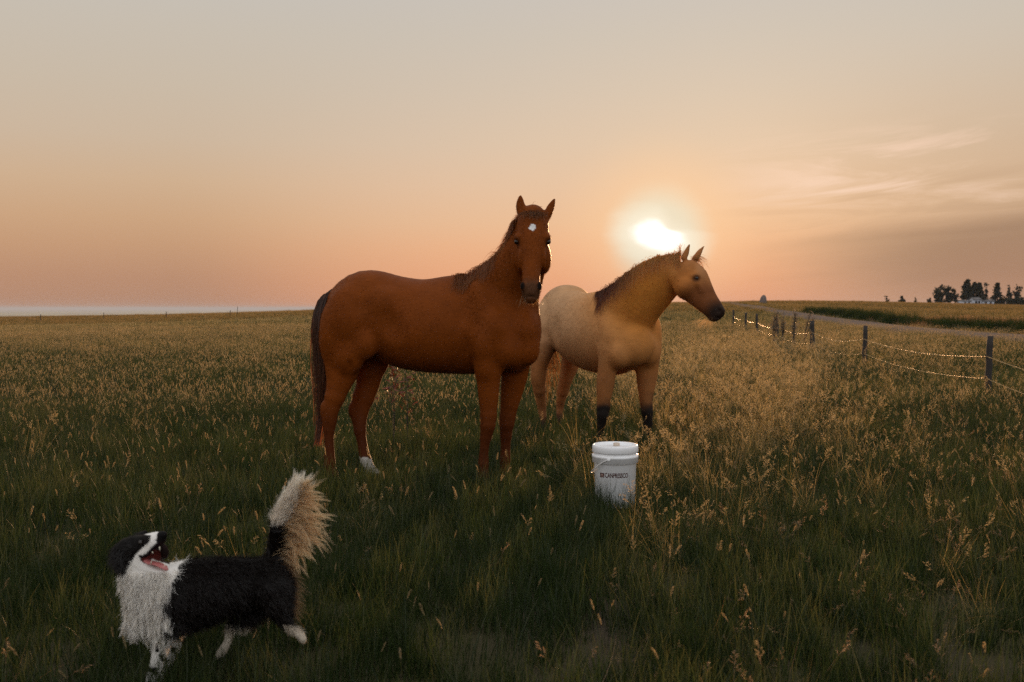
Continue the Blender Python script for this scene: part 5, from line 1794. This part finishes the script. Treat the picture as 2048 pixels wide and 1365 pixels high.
    def on_stem(tt):
        s_ = tt * (len(tp) - 1); i = np.minimum(s_.astype(int), len(tp) - 2); fr = (s_ - i)[:, None]
        return tp[i] * (1 - fr) + tp[i + 1] * fr
    n = 120      # fringe locks streaming to the right, curling over at the ends
    tt = rs.uniform(.06, .86, n)
    roots = on_stem(tt) + rs.normal(0, .008, (n, 3)) + np.array([.010, 0, 0])
    up_ = sm((tt - .45) / .45)
    d = lerp(np.array([1.0, 0, .40]), np.array([.72, 0, .85]), up_) + rs.normal(0, .10, (n, 3)) * np.array([1, 1.3, 1.6])
    ln = np.interp(tt, [0, .2, .45, .7, 1], [.08, .15, .22, .17, .10]) * rs.uniform(.55, 1.08, n)
    gv = lerp(np.array([1.75]), np.array([.75]), up_)[:, 0] * rs.uniform(.4, 1.7, n)
    sets.append(locks(roots, d, ln, 32, .0080, .0021, 9, gv, .6, rgba((.62, .43, .24), n, rs, .12), rgba((.82, .62, .38), n, rs, .10), rs))
    n = 46       # dark hair at the root of the fringe
    tt = rs.uniform(.0, .55, n)
    roots = on_stem(tt) + rs.normal(0, .012, (n, 3))
    sets.append(locks(roots, np.array([.8, 0, .45]) + rs.normal(0, .25, (n, 3)), rs.uniform(.04, .075, n), 26, .008, .0022, 5, .4, .3, rgba((.012, .008, .006), n, rs), rgba((.03, .015, .008), n, rs), rs))
    n = 95       # white plume of the tip
    tt = rs.uniform(.56, 1, n)
    roots = on_stem(tt) + rs.normal(0, .010, (n, 3))
    d = np.array([.42, 0, 1.0]) + rs.normal(0, .13, (n, 3))
    sets.append(locks(roots, d, rs.uniform(.06, .105, n) * (1.1 - .45 * np.abs(tt - .7)), 34, .009, .0021, 6, rs.uniform(-.25, .5, n), .3, rgba((.80, .72, .62), n, rs, .08), rgba((.90, .82, .70), n, rs, .06), rs))
    n = 130      # ruff of the throat and breast
    rr_, ff_ = sample_skin(V, Q, 4000, rs, lambda q: ((q[:, 0] < p(344, 0)[0]) & (q[:, 2] < p(0, 1142)[2]) & (q[:, 2] > p(0, 1262)[2]) & (q[:, 1] < D0 + .03)) * 1.0)
    rr_, ff_ = rr_[:n], ff_[:n]
    nn = N[Q[ff_]].mean(1)
    dv = nn * .5 + np.array([.10, 0, -1.0]) + rs.normal(0, .12, (n, 3))
    sets.append(locks(rr_, dv, rs.uniform(.04, .065, n), 26, .008, .0028, 6, .4, .5, rgba((.76, .72, .66), n, rs, .10), rgba((.86, .82, .76), n, rs, .06), rs, side=np.cross(dv, nn)))
    n = 1400     # breeches behind the thigh
    roots = lerp(p(560, 1125), p(566, 1218), rs.uniform(0, 1, n)) + rs.normal(0, .016, (n, 3))
    d = np.array([.85, 0, -.55]) + rs.normal(0, .2, (n, 3))
    sets.append(ribbons(roots, d, rs.uniform(.03, .085, n), .002, 5, grav=.6, curl=.3, col_root=rgba((.10, .05, .02), n, rs), col_tip=rgba((.42, .26, .13), n, rs), rs=rs))
    hair_obj('feathering', hair_mat('dog_feathering', .6, .02), root, sets)


dog()

# ------------------------------------------------------------------ bucket
def bucket():
    g = hit(1230, 1014)
    bx, by = g[0], 6.55
    bx = P(1230, 1000, by)[0]
    bz = float(height(bx, by)) + 0.005
    s = 92 / F * by / 0.312         # scale so that the rim is as wide as in the photo
    top = P(1230, 889, by)[2]
    H = (top - bz)
    R = 0.150 * s
    root = tag(empty('bucket', (bx, by, bz)), 'white plastic bucket with closed lid and red lettering standing in the grass', 'bucket')

    def lathe(name, prof, seg=72):
        prof = np.array(prof)
        a = np.arange(seg) / seg * 2 * pi
        V = np.stack([prof[:, 0, None] * np.cos(a) + bx, prof[:, 0, None] * np.sin(a) + by, np.repeat(prof[:, 1, None], seg, 1) + bz], -1).reshape(-1, 3)
        n = len(prof)
        i = np.arange(n - 1)[:, None] * seg; j = np.arange(seg)[None]; j2 = (j + 1) % seg
        Q = np.stack([i + j, i + j2, i + seg + j2, i + seg + j], -1).reshape(-1, 4)
        me = mesh_np(name, V, Q)
        return me
    def white(t):
        pos = t.n('ShaderNodeNewGeometry').outputs['Position']
        a = t.noise(pos, 14.0, 5, 0.65); b = t.noise(pos, 120.0, 2, 0.6)
        col = t.mix(t.m('MULTIPLY', t.ss(a, 0.45, 0.75), 0.35), (0.86, 0.86, 0.86, 1), (0.62, 0.58, 0.52, 1))
        return princ(t, col, 0.42, bump=b, bump_s=0.08, bump_d=0.002)
    mw = material('white_plastic', white)
    r0, r1 = R * 0.895, R * 0.965
    body = obj('body', lathe('bucket_body', [(0.001, 0.0), (r0 - .006, 0.0), (r0, .006), (r0 + (r1 - r0) * .8, H * .71), (r1, H * .715), (r1 + .002, H * .716), (r1 + .011, H * .722), (r1 + .011, H * .80),
                 (r1 + .0125, H * .802), (r1 + .0125, H * .838), (r1 + .004, H * .845), (r1 + .002, H * .85), (r1 + .002, H * .885), (r1 - .01, H * .886)]), mw, root)
    lid = obj('lid', lathe('bucket_lid', [(r1 + .003, H * .887), (r1 + .010, H * .886), (r1 + .0115, H * .892), (r1 + .0105, H * .96), (r1 + .009, H * .992), (r1 + .005, H * 1.0), (r1 - .002, H * .998), (r1 - .008, H * .975), (r1 - .014, H * .962),
                 (r1 - .04, H * .962), (.03, H * .965), (0.001, H * .965)]), mw, root)
    mg = material('beige_cap', lambda t: princ(t, (0.55, 0.45, 0.36, 1), 0.5))
    cap = lathe('cap', [(.001, 0.02), (.017, .02), (.021, .017), (.022, .006), (.022, .0), (.001, .0)], 32)
    co = np.zeros(len(cap.vertices) * 3, np.float32); cap.vertices.foreach_get('co', co); co = co.reshape(-1, 3)
    co += np.array([.012, .03, H * .966], np.float32); cap.vertices.foreach_set('co', co.ravel())
    obj('spout_cap', cap, mg, lid)
    # wire handle hanging on the left, with its two ears
    mwire = material('white_handle', lambda t: princ(t, (0.70, 0.68, 0.65, 1), 0.4))
    ang = np.linspace(0, pi, 40)
    rr = r1 + .016
    hub = P(1185, 914, by)[2] - bz
    pts = []
    for a in ang:   # bail hangs tilted down towards the front-left
        pts.append((bx - cos(a) * (-rr) * 0 - rr * cos(a) * 1.0, by - rr * 1.0 * sin(a) * 0.995, bz + hub - 0.005 - 0.16 * 0 - sin(a) * 0.0))
    # hinge axis runs from near side-left to far side-right; the loop lies against the left wall
    ax = np.array([cos(radians(68)), sin(radians(68)), 0.0]); side = np.array([-ax[1], ax[0], 0.0])
    pts = []
    for a in ang:
        q = ax * rr * cos(a)
        lat = side * (rr * sin(a) * 1.03)
        pts.append(np.array([bx, by, bz + hub]) + q + lat + np.array([0, 0, -0.115 * sin(a) ** 1.3]))
    mb = MB(); mb.tube(np.array(pts), 0.0032, 8)
    h = obj('handle', mb.mesh('handle'), mwire, root)
    for sgn in (1, -1):
        mb = MB(); c0 = np.array([bx, by, bz + hub]) + ax * sgn * (r1 + .006)
        mb.tube(np.array([c0, c0 + ax * sgn * .012]), [.013, .011], 14)
        obj('handle_ear', mb.mesh('handle_ear'), mw, root)
    # lettering wrapped round the wall
    fc = bpy.data.curves.new('lettering', 'FONT')
    fc.body = 'CANPRESSCO'
    fc.size = 0.047
    fc.resolution_u = 3
    fc.offset = 0.0011
    to = bpy.data.objects.new('lettering', fc)
    me = bpy.data.meshes.new_from_object(to)
    bpy.data.objects.remove(to)
    v = np.zeros(len(me.vertices) * 3, np.float32); me.vertices.foreach_get('co', v); v = v.reshape(-1, 3)
    wid = 46 / F * by; hgt = 9.8 / F * by
    x0, x1 = v[:, 0].min(), v[:, 0].max(); y0, y1 = v[:, 1].min(), v[:, 1].max()
    lx = (v[:, 0] - x0) / (x1 - x0) * wid + (1206 - 1230) / F * by
    lz = (v[:, 1] - y0) / (y1 - y0) * hgt + (P(1230, 957.5, by - R)[2] - bz)
    def wrap(lx, lz, lift):
        rad = r0 + (r1 - r0) * .8 * np.clip(lz / (H * .71), 0, 1) + lift
        a = np.arcsin(np.clip(lx / rad, -1, 1))
        return np.stack([bx + rad * np.sin(a), by - rad * np.cos(a), bz + lz], -1)
    w_ = wrap(lx, lz, .0012)
    me.vertices.foreach_set('co', w_.astype(np.float32).ravel())
    mr = material('dark_red_ink', lambda t: princ(t, (0.06, 0.012, 0.010, 1), 0.5))
    obj('lettering', me, mr, root)
    # square emblem left of the letters: red tile with pale line work
    mb = MB(); mp = MB()
    def patch(m_, ax0, az0, ax1, az1, lift, n=4):
        gx_ = np.linspace(ax0, ax1, n); 
        V = np.concatenate([wrap(gx_, np.full(n, az0), lift), wrap(gx_, np.full(n, az1), lift)])
        i = np.arange(n - 1)
        m_.add(V, np.stack([i, i + 1, i + n + 1, i + n], -1))
    ex0, ex1 = (1197.6 - 1230) / F * by, (1204.6 - 1230) / F * by
    z0 = P(1230, 957.5, by - R)[2] - bz; e = ex1 - ex0
    z1 = z0 + e * 1.25
    patch(mb, ex0, z0, ex1, z1, .0012)
    th_ = e * .07
    for f in (.28, .62):
        patch(mp, ex0 + e * .2, z0 + e * 1.25 * f, ex1 - e * .2, z0 + e * 1.25 * f + th_, .0022)
        patch(mp, ex0 + e * f, z0 + e * .25, ex0 + e * f + th_, z1 - e * .25, .0024)
    em = obj('emblem', mb.mesh('emblem'), mr, root)
    obj('emblem_lines', mp.mesh('emblem_lines'), material('pale_ink', lambda t: princ(t, (0.6, 0.42, 0.36, 1), 0.5)), em)


bucket()

# ------------------------------------------------------------------ evening haze over the far plain
def haze():
    mb = MB(); mb.box((-40000, -4000, -60), (40000, 40000, 18))
    m = bpy.data.materials.new('evening_haze'); m.use_nodes = True
    t = NT(m.node_tree)
    out = t.n('ShaderNodeOutputMaterial')
    v = t.n('ShaderNodeVolumePrincipled')
    v.inputs['Color'].default_value = (0.44, 0.52, 0.63, 1)
    v.inputs['Density'].default_value = 0.00010
    v.inputs['Anisotropy'].default_value = 0.0
    t.put(out.inputs['Volume'], v.outputs[0])
    tag(obj('haze', mb.mesh('haze', False), m), kind='stuff')


haze()
